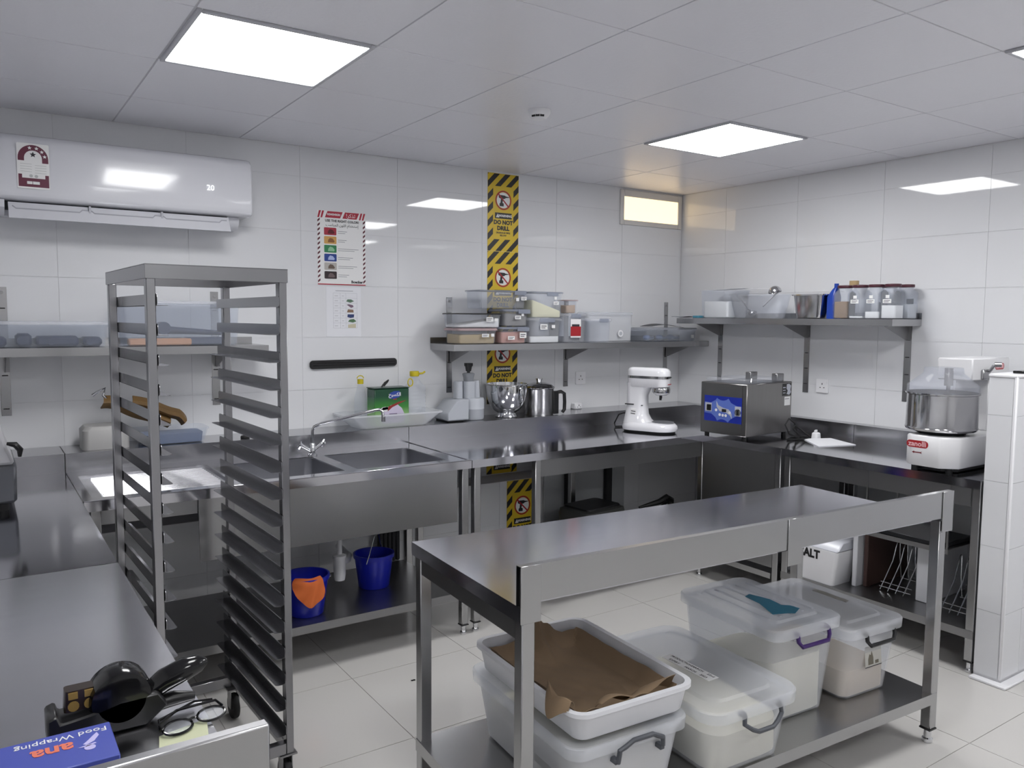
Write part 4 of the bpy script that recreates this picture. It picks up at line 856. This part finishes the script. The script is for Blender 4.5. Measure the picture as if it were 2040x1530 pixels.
MB().decal([(-.13, .045), (-.085, .042), (-.05, .06), (-.035, .083), (.035, .083), (.06, .05), (.1, .035), (.132, .033), (.132, -.025), (.1, -.025), (.06, -.045), (.04, -.068), (-.035, -.068), (-.05, -.045), (-.08, -.025), (-.13, -.022)], FV, .0012, .0016).build('light_blue_shape', LBm, cp, True)
for q in (circle(0, .125, .065, 20, PI*1.13, PI*1.87), circle(0, -.115, .062, 20, PI*.15, PI*.85)): MB().decal(clip(q, -.13, .13, -.069, .084), FV, .0016, .0019).build('dark_blue_shape', mat('panel_blue', '#1c2f9c'), cp, True)
MB().decal([(-.045, .055), (-.03, .03), (0, .018), (.045, .01), (.065, -.015), (.068, -.045), (.055, -.025), (.03, -.012), (-.02, -.005), (-.042, .02)], FV, .0019, .0023).decal(rect(-.126, -.078, -.012, .04), FV, .0019, .0023).decal(rect(.088, .13, -.025, .033), FV, .0019, .0023).build('grey_shape', LG, cp, True)
MB().decal(rrect(-.112, -.082, -.006, .03, .003), FV, .0023, .006).build('rocker_switch', BLACK, cp, True)
MB().decal(rect(-.004, .028, -.008, .01), FV, .0023, .0028).build('display', DARK, cp, True)
s = MB()
for x, y in ((-.045, .0), (.052, -.008), (-.018, -.026), (.004, -.028), (.025, -.028)): s.decal(circle(x, y, .0085, 16), FV, .0023, .0032)
s.build('button', WHITEP, cp, True)
MB().prism(circle(.11, -.002, .021, 22), 'z', .0023, .006, M=FV).build('knob', CHROME, cp, True); MB().decal(rect(.106, .114, -.018, .014), FV, .006, .012).build('knob_grip', BLACK, cp, True)
MB().box(.02, .40, -.14, .145, z1+.001, z1+.006, .002).box(.025, .4, -.145, .15, z1+.007, z1+.028, .008).build('lid', SMOKE, t, True)
for y in (-.1, .09): MB().box(.375, .45, y-.02, y+.02, z1+.0005, z1+.048, .003).build('hinge', STEELD, t, True)
MB().tube([(.06, -.150, z1-.012), (.056, -.152, z1+.012), (.07, -.145, z1+.03)], .0035, 8).build('latch', CHROME, t, True)
FS = frame((D-.05, -Wd-.0003, .28), (1, 0, 0), (0, 0, 1))
w1 = MB().decal(rect(-.055, .04, -.03, .045), FS, 0, .0006).build('warning_sticker', SBLACK, t, True)
MB().decal([(-.01, .04), (.015, .042), (.037, .03), (.03, .005), (.037, -.01), (.02, -.026), (-.01, -.02), (.002, .0), (-.012, .015)], FS, .0006, .001).decal(rect(-.05, -.022, .018, .024), FS, .0006, .001).decal(rect(-.05, -.022, .002, .006), FS, .0006, .001).decal(rect(-.05, -.022, -.014, -.01), FS, .0006, .001).build('symbol', LG, w1, True)
sticker_o = MB().decal(rect(-.03, .032, -.09, -.036), FS, 0, .0006).build('sticker', SWHITE, t, True)
MB().decal(rect(-.026, .02, -.052, -.048), FS, .0006, .0009).build('print', INKG, sticker_o, True)
o = MB().tube([(-.30, -1.30, .93), (-.36, -1.325, .99), (-.42, -1.33, 1.02), (-.455, -1.33, .985), (-.43, -1.34, .93), (-.38, -1.37, .906), (-.34, -1.36, .905), (-.42, -1.345, .905), (-.5, -1.38, .9055), (-.40, -1.42, .9055), (-.32, -1.41, .906), (-.37, -1.38, .914), (-.4, -1.345, .96), (-.375, -1.34, .975), (-.34, -1.36, .95), (-.31, -1.40, .91)], .005, 8).build('power_cord', RUBBER); tag(o, 'black coiled power cord beside the vacuum sealer', 'cable')
t = thing('mains_plug', 'white three-pin plug lying beside the coiled black cord', 'plug', (-.27, -1.41, ZW))
MB().loft([(ZW+.0005, .024, .022, .012, -.27, -1.415), (ZW+.03, .022, .02, .012, -.27, -1.415), (ZW+.036, .016, .014, .01, -.27, -1.415)]).build('body', WHITEP, t)
MB().box(-.276, -.264, -1.42, -1.41, ZW+.0365, ZW+.052, .001).box(-.287, -.282, -1.42, -1.412, ZW+.0365, ZW+.05, .001).build('pin', WHITEP, t)
o = MB().prism([(-.375, -1.40), (-.21, -1.475), (-.31, -1.705), (-.55, -1.63)], 'z', ZW+.0005, ZW+.004).build('paper_sheet', PAPER); tag(o, 'loose white paper sheets on the worktop beside the plug', 'paper')

# ------------------------------------------------------------------ spiral dough mixer
SY = -2.335
t = thing('dough_mixer', 'white spiral dough mixer with steel bowl and clear guard', 'dough mixer', (-.45, SY, ZW))
EN = mat('white_enamel', '#dedee0', .28)
MB().prism([(-.768, SY-.085), (-.768, SY+.05), (-.74, SY+.09), (-.14, SY+.09), (-.14, SY-.15), (-.70, SY-.15)], 'z', ZW+.024, ZW+.17, .008).build('base', EN, t)
MB().prism([(-.72, SY-.07), (-.72, SY+.04), (-.69, SY+.07), (-.16, SY+.07), (-.16, SY-.125), (-.67, SY-.125)], 'z', ZW+.005, ZW+.0238).build('plinth', BLACK, t)
for x, y in ((-.735, SY+.045), (-.70, SY-.10), (-.2, SY+.06), (-.2, SY-.1)): MB().cyl((x, y, ZW+.0003), (x, y, ZW+.0236), .016, seg=12).build('foot', RUBBER, t)
bc = (-.60, SY)
MB().lathe([(0, ZW+.171), (.10, ZW+.171), (.125, ZW+.182), (0, ZW+.183)], bc, 36).build('turntable', DARK, t)
MB().lathe([(0, ZW+.1835), (.13, ZW+.1835), (.155, ZW+.19), (.16, ZW+.20), (.157, ZW+.208), (.155, ZW+.36), (.163, ZW+.364), (.163, ZW+.371), (.153, ZW+.372), (.151, ZW+.21), (.14, ZW+.198), (0, ZW+.194)], bc, 48).build('bowl', POLISH, t)
MB().lathe([(.158, ZW+.3725), (.158, ZW+.405), (.09, ZW+.462), (.085, ZW+.49), (.082, ZW+.49), (.087, ZW+.46), (.154, ZW+.403), (.154, ZW+.3725)], bc, 40).build('guard', SMOKE, t)
MB().box(-.5, -.13, SY-.085, SY+.085, ZW+.425, ZW+.533, .006).build('head', EN, t)
MB().box(-.33, -.13, SY-.085, SY+.085, ZW+.17, ZW+.424, .006).build('column', EN, t)
sp = [(-.60+.085*math.cos(a), SY+.085*math.sin(a), ZW+.23+.012*a) for a in [k*PI/6 for k in range(18)]]
MB().tube([(-.55, SY, ZW+.42), (-.55, SY, ZW+.36), (-.53, SY+.04, ZW+.32)]+sp[::-1], .01, 8).cyl((-.55, SY, ZW+.40), (-.55, SY, ZW+.485), .02, seg=12).build('spiral_hook', STEEL, t)
MB().decal(rect(-.032, .0, .035, .058), FR(-.5005, SY+.012, ZW+.425), 0, .0006).decal(rect(-.032, .0, .008, .03), FR(-.5005, SY+.012, ZW+.425), 0, .0006).build('sticker', INKG, t)
MB().tube([(-.38, SY-.088, ZW+.47), (-.38, SY-.11, ZW+.475), (-.38, SY-.125, ZW+.50)], .008, 8).cyl((-.385, SY-.13, ZW+.505), (-.37, SY-.155, ZW+.505), .012, seg=12).box(-.42, -.35, SY-.10, SY-.086, ZW+.43, ZW+.48, .004).build('guard_hinge', STEEL, t)
def badge(M, w, h, size):
    b = MB().decal(rrect(-w/2, w/2, -h/2, h/2, h*.45, 5), M, .0002, .0008).build('badge', SRED, t)
    text('zanolli', size, M @ Matrix.Translation((0, 0, .0011)), mat('badge_pink', '#e6b9bd', .5), b, bold=.0008)
badge(FR(-.768, SY+.02, ZW+.128), .105, .034, .034)
badge(FB(-.235, SY-.0852, ZW+.49), .09, .032, .03)
MB().decal([(-.025, 0), (-.014, .006), (-.014, .0025), (.016, .0025), (.024, .006), (.02, 0), (.024, -.006), (.016, -.0025), (-.014, -.0025), (-.014, -.006)], FR(-.768, SY+.02, ZW+.088), .0002, .0008).build('arrow', mat('arrow_red', '#6f1a26', .5), t)
o = B(-.66, -.56, -2.715, -2.67, PZ+.0045, PZ+.016, .002).build('remote_control', BLACKG); tag(o, 'small black remote lying on top of the tiled partition', 'remote')

# ------------------------------------------------------------------ grey machine on the left bench
t = thing('slicing_machine', 'grey machine with a sloping pale lid on the left bench', 'machine', (-4.6, -.75, ZW))
MB().prism([(-4.85, ZW+.03), (-4.375, ZW+.03), (-4.372, ZW+.17), (-4.85, ZW+.17)], 'y', -.98, -.52, .01).build('body', mat('machine_grey', '#6b6d72', .35, .7), t)
MB().prism([(-4.85, ZW+.1705), (-4.377, ZW+.1705), (-4.40, ZW+.235), (-4.44, ZW+.42), (-4.48, ZW+.44), (-4.85, ZW+.44)], 'y', -.98, -.52, .01).build('lid', mat('machine_pale', '#b5b5b9', .35), t)
for x in (-4.42, -4.8):
    for y in (-.94, -.56): MB().cyl((x, y, ZW+.0003), (x, y, ZW+.0305), .02, seg=12).build('foot', RUBBER, t)
MB().tube([(-4.40, -.985, ZW+.25), (-4.375, -.99, ZW+.245), (-4.36, -.99, ZW+.225), (-4.362, -.985, ZW+.2)], [.006, .011, .011, .006], 8).build('latch', BLACK, t)

# ------------------------------------------------------------------ left bench small things
t = thing('label_gun', 'black price label gun lying next to the blue box', 'label gun', (-4.28, -2.83, ZW))
MB().cyl((-4.298, -2.90, ZW+.056), (-4.298, -2.835, ZW+.056), .05, seg=32, bev=.012).build('roll_cover', BLACKG, t)
MB().prism([(-4.41, ZW+.004), (-4.26, ZW+.002), (-4.225, ZW+.03), (-4.24, ZW+.055), (-4.3, ZW+.055), (-4.345, ZW+.045), (-4.39, ZW+.04), (-4.395, ZW+.055), (-4.41, ZW+.05)], 'y', -2.90, -2.835, .003).build('body', BLACK, t)
MB().loft([(ZW+.05, .026, .016, .005, -4.358, -2.868), (ZW+.085, .024, .014, .006, -4.358, -2.868)]).build('print_head', mat('amber_black', '#2a2018', .2), t)
s = MB()
for x in (-4.37, -4.346): s.box(x-.007, x+.007, -2.886, -2.8825, ZW+.072, ZW+.083).cyl((x, -2.884, ZW+.06), (x, -2.887, ZW+.06), .0085, seg=14)
s.build('window', mat('brass_yellow', '#a88a4a', .35, .5), t)
MB().tube([(-4.262, -2.868, ZW+.04), (-4.225, -2.868, ZW+.062), (-4.19, -2.868, ZW+.074), (-4.165, -2.868, ZW+.079), (-4.152, -2.868, ZW+.08)], [.016, .021, .021, .016, .006], 14).build('handle', BLACKG, t)
MB().tube([(-4.26, -2.868, ZW+.02), (-4.21, -2.868, ZW+.024), (-4.175, -2.868, ZW+.02)], [.014, .014, .008], 10).build('trigger', BLACK, t)
t = thing('eyeglasses', 'folded black-rimmed eyeglasses near the bench edge', 'glasses', (-4.2, -2.93, ZW))
GM = Matrix.Translation((-4.19, -2.94, ZW+.0085)) @ Matrix.Rotation(.3, 4, 'Z') @ Matrix.Rotation(.2, 4, 'X')
for cx in (-.031, .031):
    MB().tube([(cx+.025*math.cos(a), .018*math.sin(a), 0) for a in [k*PI/10 for k in range(20)]], .0024, 6, True, M=GM).build('rim', BLACKG, t)
    MB().prism([(cx+.024*math.cos(a), .017*math.sin(a)) for a in [k*PI/9 for k in range(18)]], 'z', -.0005, .0005, M=GM).build('lens', CLEAR, t)
MB().tube([(-.007, .006, 0), (0, .009, 0), (.007, .006, 0)], .002, 6, M=GM).build('bridge', BLACKG, t)
MB().tube([(-.058, .008, 0), (-.05, .03, .004), (.02, .04, .006), (.05, .03, .004)], .0025, 6, M=GM).tube([(.058, .008, 0), (.05, .02, .008), (-.02, .028, .012), (-.06, .01, .012)], .0025, 6, M=GM).build('temple', BLACKG, t)
t = thing('wrap_carton', 'blue cling wrap carton with orange lettering', 'carton', (-4.48, -3.015, ZW))
MB().box(-4.625, -4.325, -3.072, -2.955, ZW+.0005, ZW+.052, .0015).build('carton', mat('carton_blue', '#4652a6', .35), t)
MT = frame((-4.41, -3.01, ZW+.0525), (-1, 0, 0), (0, -1, 0))
text('Food Wrapping', .02, MT @ Matrix.Translation((0, .0-.032, 0)) if False else frame((-4.395, -2.975, ZW+.0525), (-1, 0, 0), (0, -1, 0)), SWHITE, t)
text('ana', .042, frame((-4.41, -3.008, ZW+.0525), (-1, 0, 0), (0, -1, 0)), mat('carton_orange', '#d8735a', .5), t, bold=.0012)
MS = frame((-4.365, -3.005, ZW+.0522), (-1, 0, 0), (0, -1, 0))
MB().decal([(0, .012), (-.012, .004), (-.02, -.012), (-.018, -.022), (-.012, -.014), (-.004, -.002), (.004, .008)], MS).decal(circle(-.004, .022, .008, 14), MS).decal([(.012, .016), (-.012, .01), (-.014, .013), (0, .018)], MS).build('swoosh', mat('carton_pale', '#b9b3e0', .5), t)
o = MB().prism([(-4.27, -3.06), (-4.19, -3.05), (-4.168, -2.93), (-4.25, -2.95)], 'z', ZW+.0004, ZW+.0014).build('note_paper', mat('pale_yellow_paper', '#bcc0a0', .7)); tag(o, 'pale yellow note under the eyeglasses', 'paper')

# ------------------------------------------------------------------ buckets and things under the sink
def bucket(label, c, z0, r0, r1, h, handle_up):
    t = thing('bucket', label, 'bucket', (c[0], c[1], z0))
    MB().lathe([(0, z0), (r0-.004, z0), (r0, z0+.004), (r1-.002, z0+h-.02), (r1+.004, z0+h-.02), (r1+.005, z0+h), (r1-.003, z0+h), (r0-.004, z0+.006), (0, z0+.004)], c, 36).build('body', BLUE, t)
    zz = z0+h-.01
    if handle_up: pts = [(c[0]-.075, c[1]-.08, zz-.02), (c[0]-.06, c[1]-.085, zz+.03), (c[0]-.01, c[1]-.03, zz+.10), (c[0]+.05, c[1]+.05, zz+.09), (c[0]+.08, c[1]+.078, zz)]
    else: pts = [(c[0]+(r1+.009)*math.cos(a), c[1]+(r1+.009)*math.sin(a), zz-.012*math.sin((a+2.0)/2.2*PI) if False else zz-.004) for a in [-.5+k*.25 for k in range(9)]]
    MB().tube(pts, .0025, 6).build('bail', CHROME, t); return t
zsh = .2285
bucket('blue bucket with raised wire handle under the sink', (-2.815, -.62), zsh, .078, .1, .175, True)
bucket('blue bucket with an orange cloth over its rim', (-3.24, -.80), zsh, .08, .105, .185, False)
def cloth(u, v):
    x = -3.33+.15*u; d = (1-v)
    yy = -.915+.006*math.sin(u*9)-.012*math.sin(v*PI); zz = zsh+.19-.03*math.sin(u*5)*(v)-.105*v*(0.5+.5*math.sin(PI*min(1, .1+u)))
    if v < .2: yy += .03*(.2-v)/.2; zz += .004
    return (x, yy, zz)
def cloth(u, v):
    a = -PI/2-.85+1.25*u; r = .1145+.007*math.sin(u*17+v*5)*v+.012*v
    z = zsh+.192-.125*v*(.22+.78*math.sin(PI*min(1, .12+.62*u*(1.25-.25*u)))**2)+.002*math.sin(u*8)
    if v < .15: r -= (.15-v)*.12; z += .002
    return (-3.24+r*math.cos(a), -.80+r*math.sin(a), z)
o = MB().sheet(cloth, 16, 10, .003).build('orange_cloth', mat('orange_cloth', '#c4622c', .85)); tag(o, 'orange cleaning cloth hanging over the bucket rim', 'cloth')
t = thing('floor_cloth', 'dark folded floor cloth standing behind the sink shelf', 'cloth', (-2.57, -.275, zsh))
s = MB()
for k in range(5): s.box(-2.635+k*.026, -2.612+k*.026, -.298, -.262, zsh+.001, zsh+.28-.01*(k % 2), .006)
s.build('fold', mat('charcoal_cloth', '#2c2d30', .8), t)

# things on the corner bench lower shelf
zc = .2285
t = thing('dark_crate', 'dark grey plastic crate on the shelf under the corner bench', 'crate', (-1.3, -.55, zc), math.radians(8))
MB().loft([(0, .165, .12, .03), (.17, .18, .135, .035), (.205, .175, .13, .035), (.215, .15, .11, .03)]).build('body', mat('dark_grey_plastic', '#3a3b3a', .5), t, True)
MB().loft([(.2155, .155, .115, .03), (.225, .15, .11, .03)]).build('lid', BLACK, t, True)
o = MB().tube([(-.87, -.52, zc+.14), (-.8, -.53, zc+.15), (-.72, -.55, zc+.165), (-.66, -.56, zc+.19), (-.61, -.55, zc+.165), (-.6, -.54, zc+.10), (-.62, -.53, zc+.02)], [.008, .014, .02, .024, .024, .02, .018], 8).tube([(-.83, -.60, zc+.125), (-.75, -.6, zc+.14), (-.68, -.59, zc+.175)], [.008, .012, .014], 8).build('hose_bundle', BLACK); tag(o, 'tangled black hose bundle under the corner bench', 'hose')

# things on the side bench lower shelf
zr = .2005
def saltbox():
    t = thing('salt_box', 'white lidded tub marked with black lettering SALT', 'tub', (-.66, -1.80, zr))
    MB().loft([(zr, .085, .10, .02, -.66, -1.78), (zr+.17, .09, .115, .02, -.66, -1.79), (zr+.185, .09, .115, .02, -.66, -1.79)]).build('body', WHITEP, t)
    MB().prism([(-.752, zr+.1855), (-.568, zr+.1855), (-.568, zr+.24), (-.70, zr+.235)], 'y', -1.905, -1.67, .006).build('lid', mat('tub_lid_white', '#d4d6de', .25), t)
    text('SALT', .062, FR(-.7505, -1.738, zr+.148), SBLACK, t, bold=.003, sx=.9)
saltbox()
def board(label, x0, x1, y0, y1, h, m, lean=0.):
    t = thing('cutting_board', label, 'cutting board', ((x0+x1)/2, (y0+y1)/2, zr))
    M = Matrix.Translation(((x0+x1)/2, (y0+y1)/2, zr)) @ Matrix.Rotation(lean, 4, 'X')
    MB().box(-(x1-x0)/2, (x1-x0)/2, -(y1-y0)/2, (y1-y0)/2, 0.002 if lean else 0, h, .004, M=M).build('board', m, t)
BW = mat('board_white', '#dcdde2', .4); BBR = mat('board_brown', '#4a3632', .45)
board('thin white cutting board standing beside the bench leg', -.70, -.30, -1.632, -1.614, .30, BW)
board('white cutting board standing between salt tub and brown board', -.645, -.25, -1.952, -1.925, .31, BW)
board('brown cutting board standing next to a white board', -.6, -.2, -1.985, -1.962, .30, BBR)
board('thick white cutting board standing between the wire racks', -.575, -.2, -2.30, -2.235, .295, BW)
def wire_rack(label, x0, y0, n=5, pitch=.036):
    t = thing('wire_rack', label, 'wire rack', (x0, y0, zr)); s = MB()
    for k in range(n):
        y = y0-k*pitch
        s.tube([(x0-.02, y, zr+.004), (x0+.055, y-.02, zr+.15), (x0+.09, y-.024, zr+.262), (x0+.10, y-.024, zr+.268), (x0+.11, y-.024, zr+.262), (x0+.14, y-.01, zr+.15), (x0+.18, y, zr+.03)], .003, 6)
    s.build('hoop', CHROME, t)
    MB().tube([(x0, y0+.01, zr+.042), (x0, y0-n*pitch+.01, zr+.042)], .0025, 6).tube([(x0-.012, y0+.01, zr+.02), (x0-.012, y0-n*pitch+.01, zr+.02)], .0025, 6).tube([(x0+.18, y0+.01, zr+.03), (x0+.18, y0-n*pitch+.01, zr+.03)], .0025, 6).build('cross_wire', CHROME, t)
wire_rack('bent wire board rack beside the brown cutting board', -.56, -2.05, 4, .042)
wire_rack('bent wire board rack next to the tiled partition', -.60, -2.39, 5, .04)
o = MB().box(-.757, -.5, -2.46, -2.07, .5515, .575, .004).build('baking_sheet', mat('dark_tray', '#2b2c2f', .35, .6)); tag(o, 'dark baking tray on the small shelf under the side bench', 'baking tray')

# ------------------------------------------------------------------ storage boxes on the island shelf
zi = .2005
BODYF = mat('frosted_box_plastic', '#f4f4f6', .32, alpha=.21); LIDF = mat('frosted_box_lid', '#f3f5f9', .28, alpha=.33)
def big_box(label, lx, ly, hx, hy, top, hm, hstyle, body=BODYF, ribs=0, step=True, cr=.04, lidm=LIDF, rot=0.):
    p = isle(lx, ly); h = top-zi; t = thing('storage_box', label, 'storage box', (p[0], p[1], zi), RI+rot)
    bx, by = hx-.045, hy-.045
    MB().loft([(0, bx-.012, by-.012, cr), (.01, bx, by, cr), (h-.03, hx-.018, hy-.018, cr), (h-.03, hx-.012, hy-.012, cr), (h-.022, hx-.012, hy-.012, cr), (h-.022, hx-.021, hy-.021, cr), (.012, bx-.003, by-.003, cr), (.004, bx-.014, by-.014, cr)], 5).build('body', body, t, True)
    L = [(h-.045, hx-.002, hy-.002, cr+.008), (h-.012, hx, hy, cr+.01), (h-.006, hx-.004, hy-.004, cr+.01), (h-.005, hx-.02, hy-.02, cr), (h-.008, hx-.03, hy-.03, cr)]
    if step: L += [(h-.008, hx-.055, hy-.06, cr), (h, hx-.062, hy-.067, cr), (h, hx-.07, hy-.075, cr)]
    ld = MB().loft(L, 5, caps=(False, True)).build('lid', lidm, t, True)
    for k in range(ribs):
        x = -hx*.62+k*(hx*1.24)/(ribs-1); MB().loft([(h+.0003, .009, hy-.085, .008, x, 0), (h+.004, .006, hy-.088, .006, x, 0)]).build('lid_rib', lidm, ld, True)
    y = -hy+.022; w = .078; zc = h-.05
    if hstyle == 'up': pts = [(-w-.004, y-.022, zc-.03), (-w, y-.026, zc+.008), (-w*.8, y-.03, zc+.016), (-w*.45, y-.032, zc+.03), (w*.45, y-.032, zc+.03), (w*.8, y-.03, zc+.016), (w, y-.026, zc+.008), (w+.004, y-.022, zc-.02)]
    elif hstyle == 'down': pts = [(-w, y-.012, zc+.012), (-w-.003, y-.016, zc-.015), (-w*.7, y-.024, zc-.034), (-w*.4, y-.028, zc-.044), (w*.4, y-.028, zc-.044), (w*.7, y-.024, zc-.034), (w+.003, y-.016, zc-.015), (w, y-.012, zc+.012)]
    else: pts = [(-w, y-.012, zc+.015), (-w-.002, y-.018, zc-.012), (-w*.85, y-.024, zc-.03), (w*.85, y-.024, zc-.03), (w+.002, y-.018, zc-.012), (w, y-.012, zc+.015)]
    hd = MB().tube([(q[0]+.02, q[1], q[2]) for q in pts], .0075, 8)
    for sx in (-1, 1): hd.box(.02+sx*w-.009, .02+sx*w+.009, y-.014, y+.012, zc+.004, zc+.02, .003) if hstyle != 'up' else hd.box(.02+sx*(w+.004)-.009, .02+sx*(w+.004)+.009, y-.022, y+.014, zc-.036, zc-.02, .003)
    hd.build('handle', hm, t, True)
    return t, p, h
def box_fill(label, cat, p, hx, hy, frac, h, m, cr=.036, rot=0., tiltx=0., amp=.006):
    bx, by = hx-.05, hy-.05
    o = powder('flour', label, cat, p, (bx, by), zi+.0045, zi+h*frac, cr, m, rz=RI+rot, amp=amp, tiltx=tiltx); return o
HG = mat('grey_handle', '#4c4f55', .4); HP = mat('purple_handle', '#3c1f63', .35)
tb1, p, h = big_box('frosted storage box with grey handle under the white tray', .385, .31, .217, .318, .442, HG, 'up', body=MILKY, step=False)
box_fill('pale flour in the box under the white tray', 'flour', p, .217, .318, .55, h, CREAM)
MB().decal(rect(-.05, .06, -.03, .05), frame((-.184, -.12, .11), (0, -1, 0), (0, 0, 1)), 0, .0006).build('sticker', mat('grey_sticker', '#9b9c9c', .6), tb1, True)
tb2, p, h = big_box('frosted storage box with arched grey handle and a paper label', .845, .27, .203, .318, .437, HG, 'down', cr=.06)
box_fill('white flour in the paper-labelled box', 'flour', p, .203, .318, .55, h, CREAM, cr=.055)
ML = frame((-.03, -.03, h+.0004), (.05, -1, 0), (1, .05, 0)); ml = MB().decal(rect(-.11, .11, -.024, .024), ML).build('paper_label', SWHITE, tb2, True)
for b, x, y in (('PRODUCTION', -.05, .012), ('MARCH', .025, .012), ('22nd', .085, .012), ('EXPIRY', -.06, -.012), ('MARCH', .015, -.012), ('2023', .075, -.012)): text(b, .015, ML @ Matrix.Translation((x, y, .0008)), INK, ml, local=True)
tb3, p, h = big_box('tall frosted box with purple handle and ribbed lid', 1.245, .345, .18, .25, .562, HP, 'bar', ribs=5, step=True, cr=.035)
box_fill('white flour heaped in the purple-handled box', 'flour', p, .18, .25, .5, h, CREAM, tiltx=-.04)
tp3 = tb3
tb4, p, h = big_box('frosted box with black handle and picture label, half full', 1.604, .35, .17, .266, .497, BLACK, 'bar', cr=.035)
box_fill('beige flour in the black-handled box', 'flour', p, .17, .266, .38, h, mat('beige_flour', '#dccab0', .9))
FL = frame((.008, -.2395, .158), (1, 0, 0), (0, .1, 1)); pl = MB().decal(rect(-.047, .047, -.036, .04), FL, .0, .0006).build('picture_label', mat('label_grey', '#b9b7b0', .6), tb4, True)
MB().decal([(-.03, -.03), (.0, -.03), (.0, -.005), (-.008, .02), (-.014, .005), (-.022, .01), (-.03, -.01)], FL, .0006, .001).decal(rect(.01, .03, -.03, -.018), FL, .0006, .001).build('print', mat('label_dark', '#6a6558', .6), pl, True)
MB().decal(rect(-.047, .047, -.039, -.036), FL, .0, .001).build('edge', INK, pl, True)
# blue tape on box 3, grey tape on box 4
M3 = WM[tp3.name] @ Matrix.Translation((0, 0, .3665))
o = MB().prism([(-.023, .04), (.012, .052), (.037, -.026), (.027, -.09), (.052, -.108), (.06, -.145), (.005, -.172), (-.015, -.158), (-.074, -.14), (-.031, -.039)], 'z', 0, .0012, M=M3).build('tape_scrap', mat('blue_tape', '#2f7690', .55)); tag(o, 'torn blue tape on the ribbed lid of the purple-handled box', 'tape')
M4 = WM[tb4.name] @ Matrix.Translation((0, 0, .2972))
o = MB().prism([(.065, .09), (.092, .105), (.098, .085), (.095, -.06), (.07, -.068), (.068, .06)], 'z', 0, .0012, M=M4).build('tape_scrap', mat('grey_tape', '#8b8983', .6)); tag(o, 'grey tape strip on the lid of the black-handled box', 'tape')
# white tray with brown paper
p = isle(.39, .29); tr = thing('plastic_tray', 'white deep tray lined with brown paper on a storage box', 'tray', (p[0], p[1], .4455), RI+.01)
MB().loft([(0, .19, .275, .035), (.008, .198, .283, .04), (.078, .21, .296, .045), (.078, .222, .308, .055), (.09, .222, .308, .055), (.09, .205, .291, .042), (.012, .192, .277, .038), (.008, .186, .27, .035)], 5).build('body', mat('tray_white', '#dfe0e4', .3), tr, True)
MP = WM[tr.name]
def paper(u, v):
    x = -.178+.356*u; y = -.262+.524*v
    eu = max(0, abs(u-.5)-.40)/.10; ev = max(0, abs(v-.5)-.42)/.08
    z = .021+max(.05*eu**1.6, .045*ev**1.6)+.004*math.sin(u*7+v*4)*math.sin(v*6)+.0016*math.sin(u*37+v*9)*math.sin(v*29)
    pk = max(0, 1-abs(u-.52)/.3)*max(0, (v-.72)/.28); z += .085*pk**1.3+.012*pk*math.sin(u*40)
    if v < .1: z += .012*math.sin(u*13)*(.1-v)/.1
    return (x, y, z)
def strip(u, v):       # folded-back lighter edge along the short side
    x = -.10+.275*u; w = .035+.03*math.sin(u*PI)+.012*math.sin(u*11)
    return (x, -.258+w*v, .079+.012*math.sin(u*9)-.03*v*v+.02*max(0, u-.75)*4*(1-v))
def flap(u, v):        # corner hanging over the rim
    return (-.196-.05*v*math.sin(PI*(.15+.8*u)), -.262+.13*u, .098+.02*math.sin(PI*v)-.045*v*v*math.sin(PI*(.15+.8*u))**2+.006*math.sin(u*8))
b = MB().sheet(paper, 40, 52, .0015, M=MP).sheet(strip, 24, 6, .0012, M=MP).sheet(flap, 12, 8, .0012, M=MP)
o = b.build('brown_paper', KRAFT, smooth=25); tag(o, 'crumpled brown kraft paper lining the white tray', 'paper')
o = MB().tube([(-2.93, -1.27, .003), (-2.925, -1.275, .004), (-2.918, -1.27, .003), (-2.912, -1.275, .003)], .003, 6).build('floor_scrap', BLACK); tag(o, 'tiny dark scrap lying on the floor tiles', 'scrap')
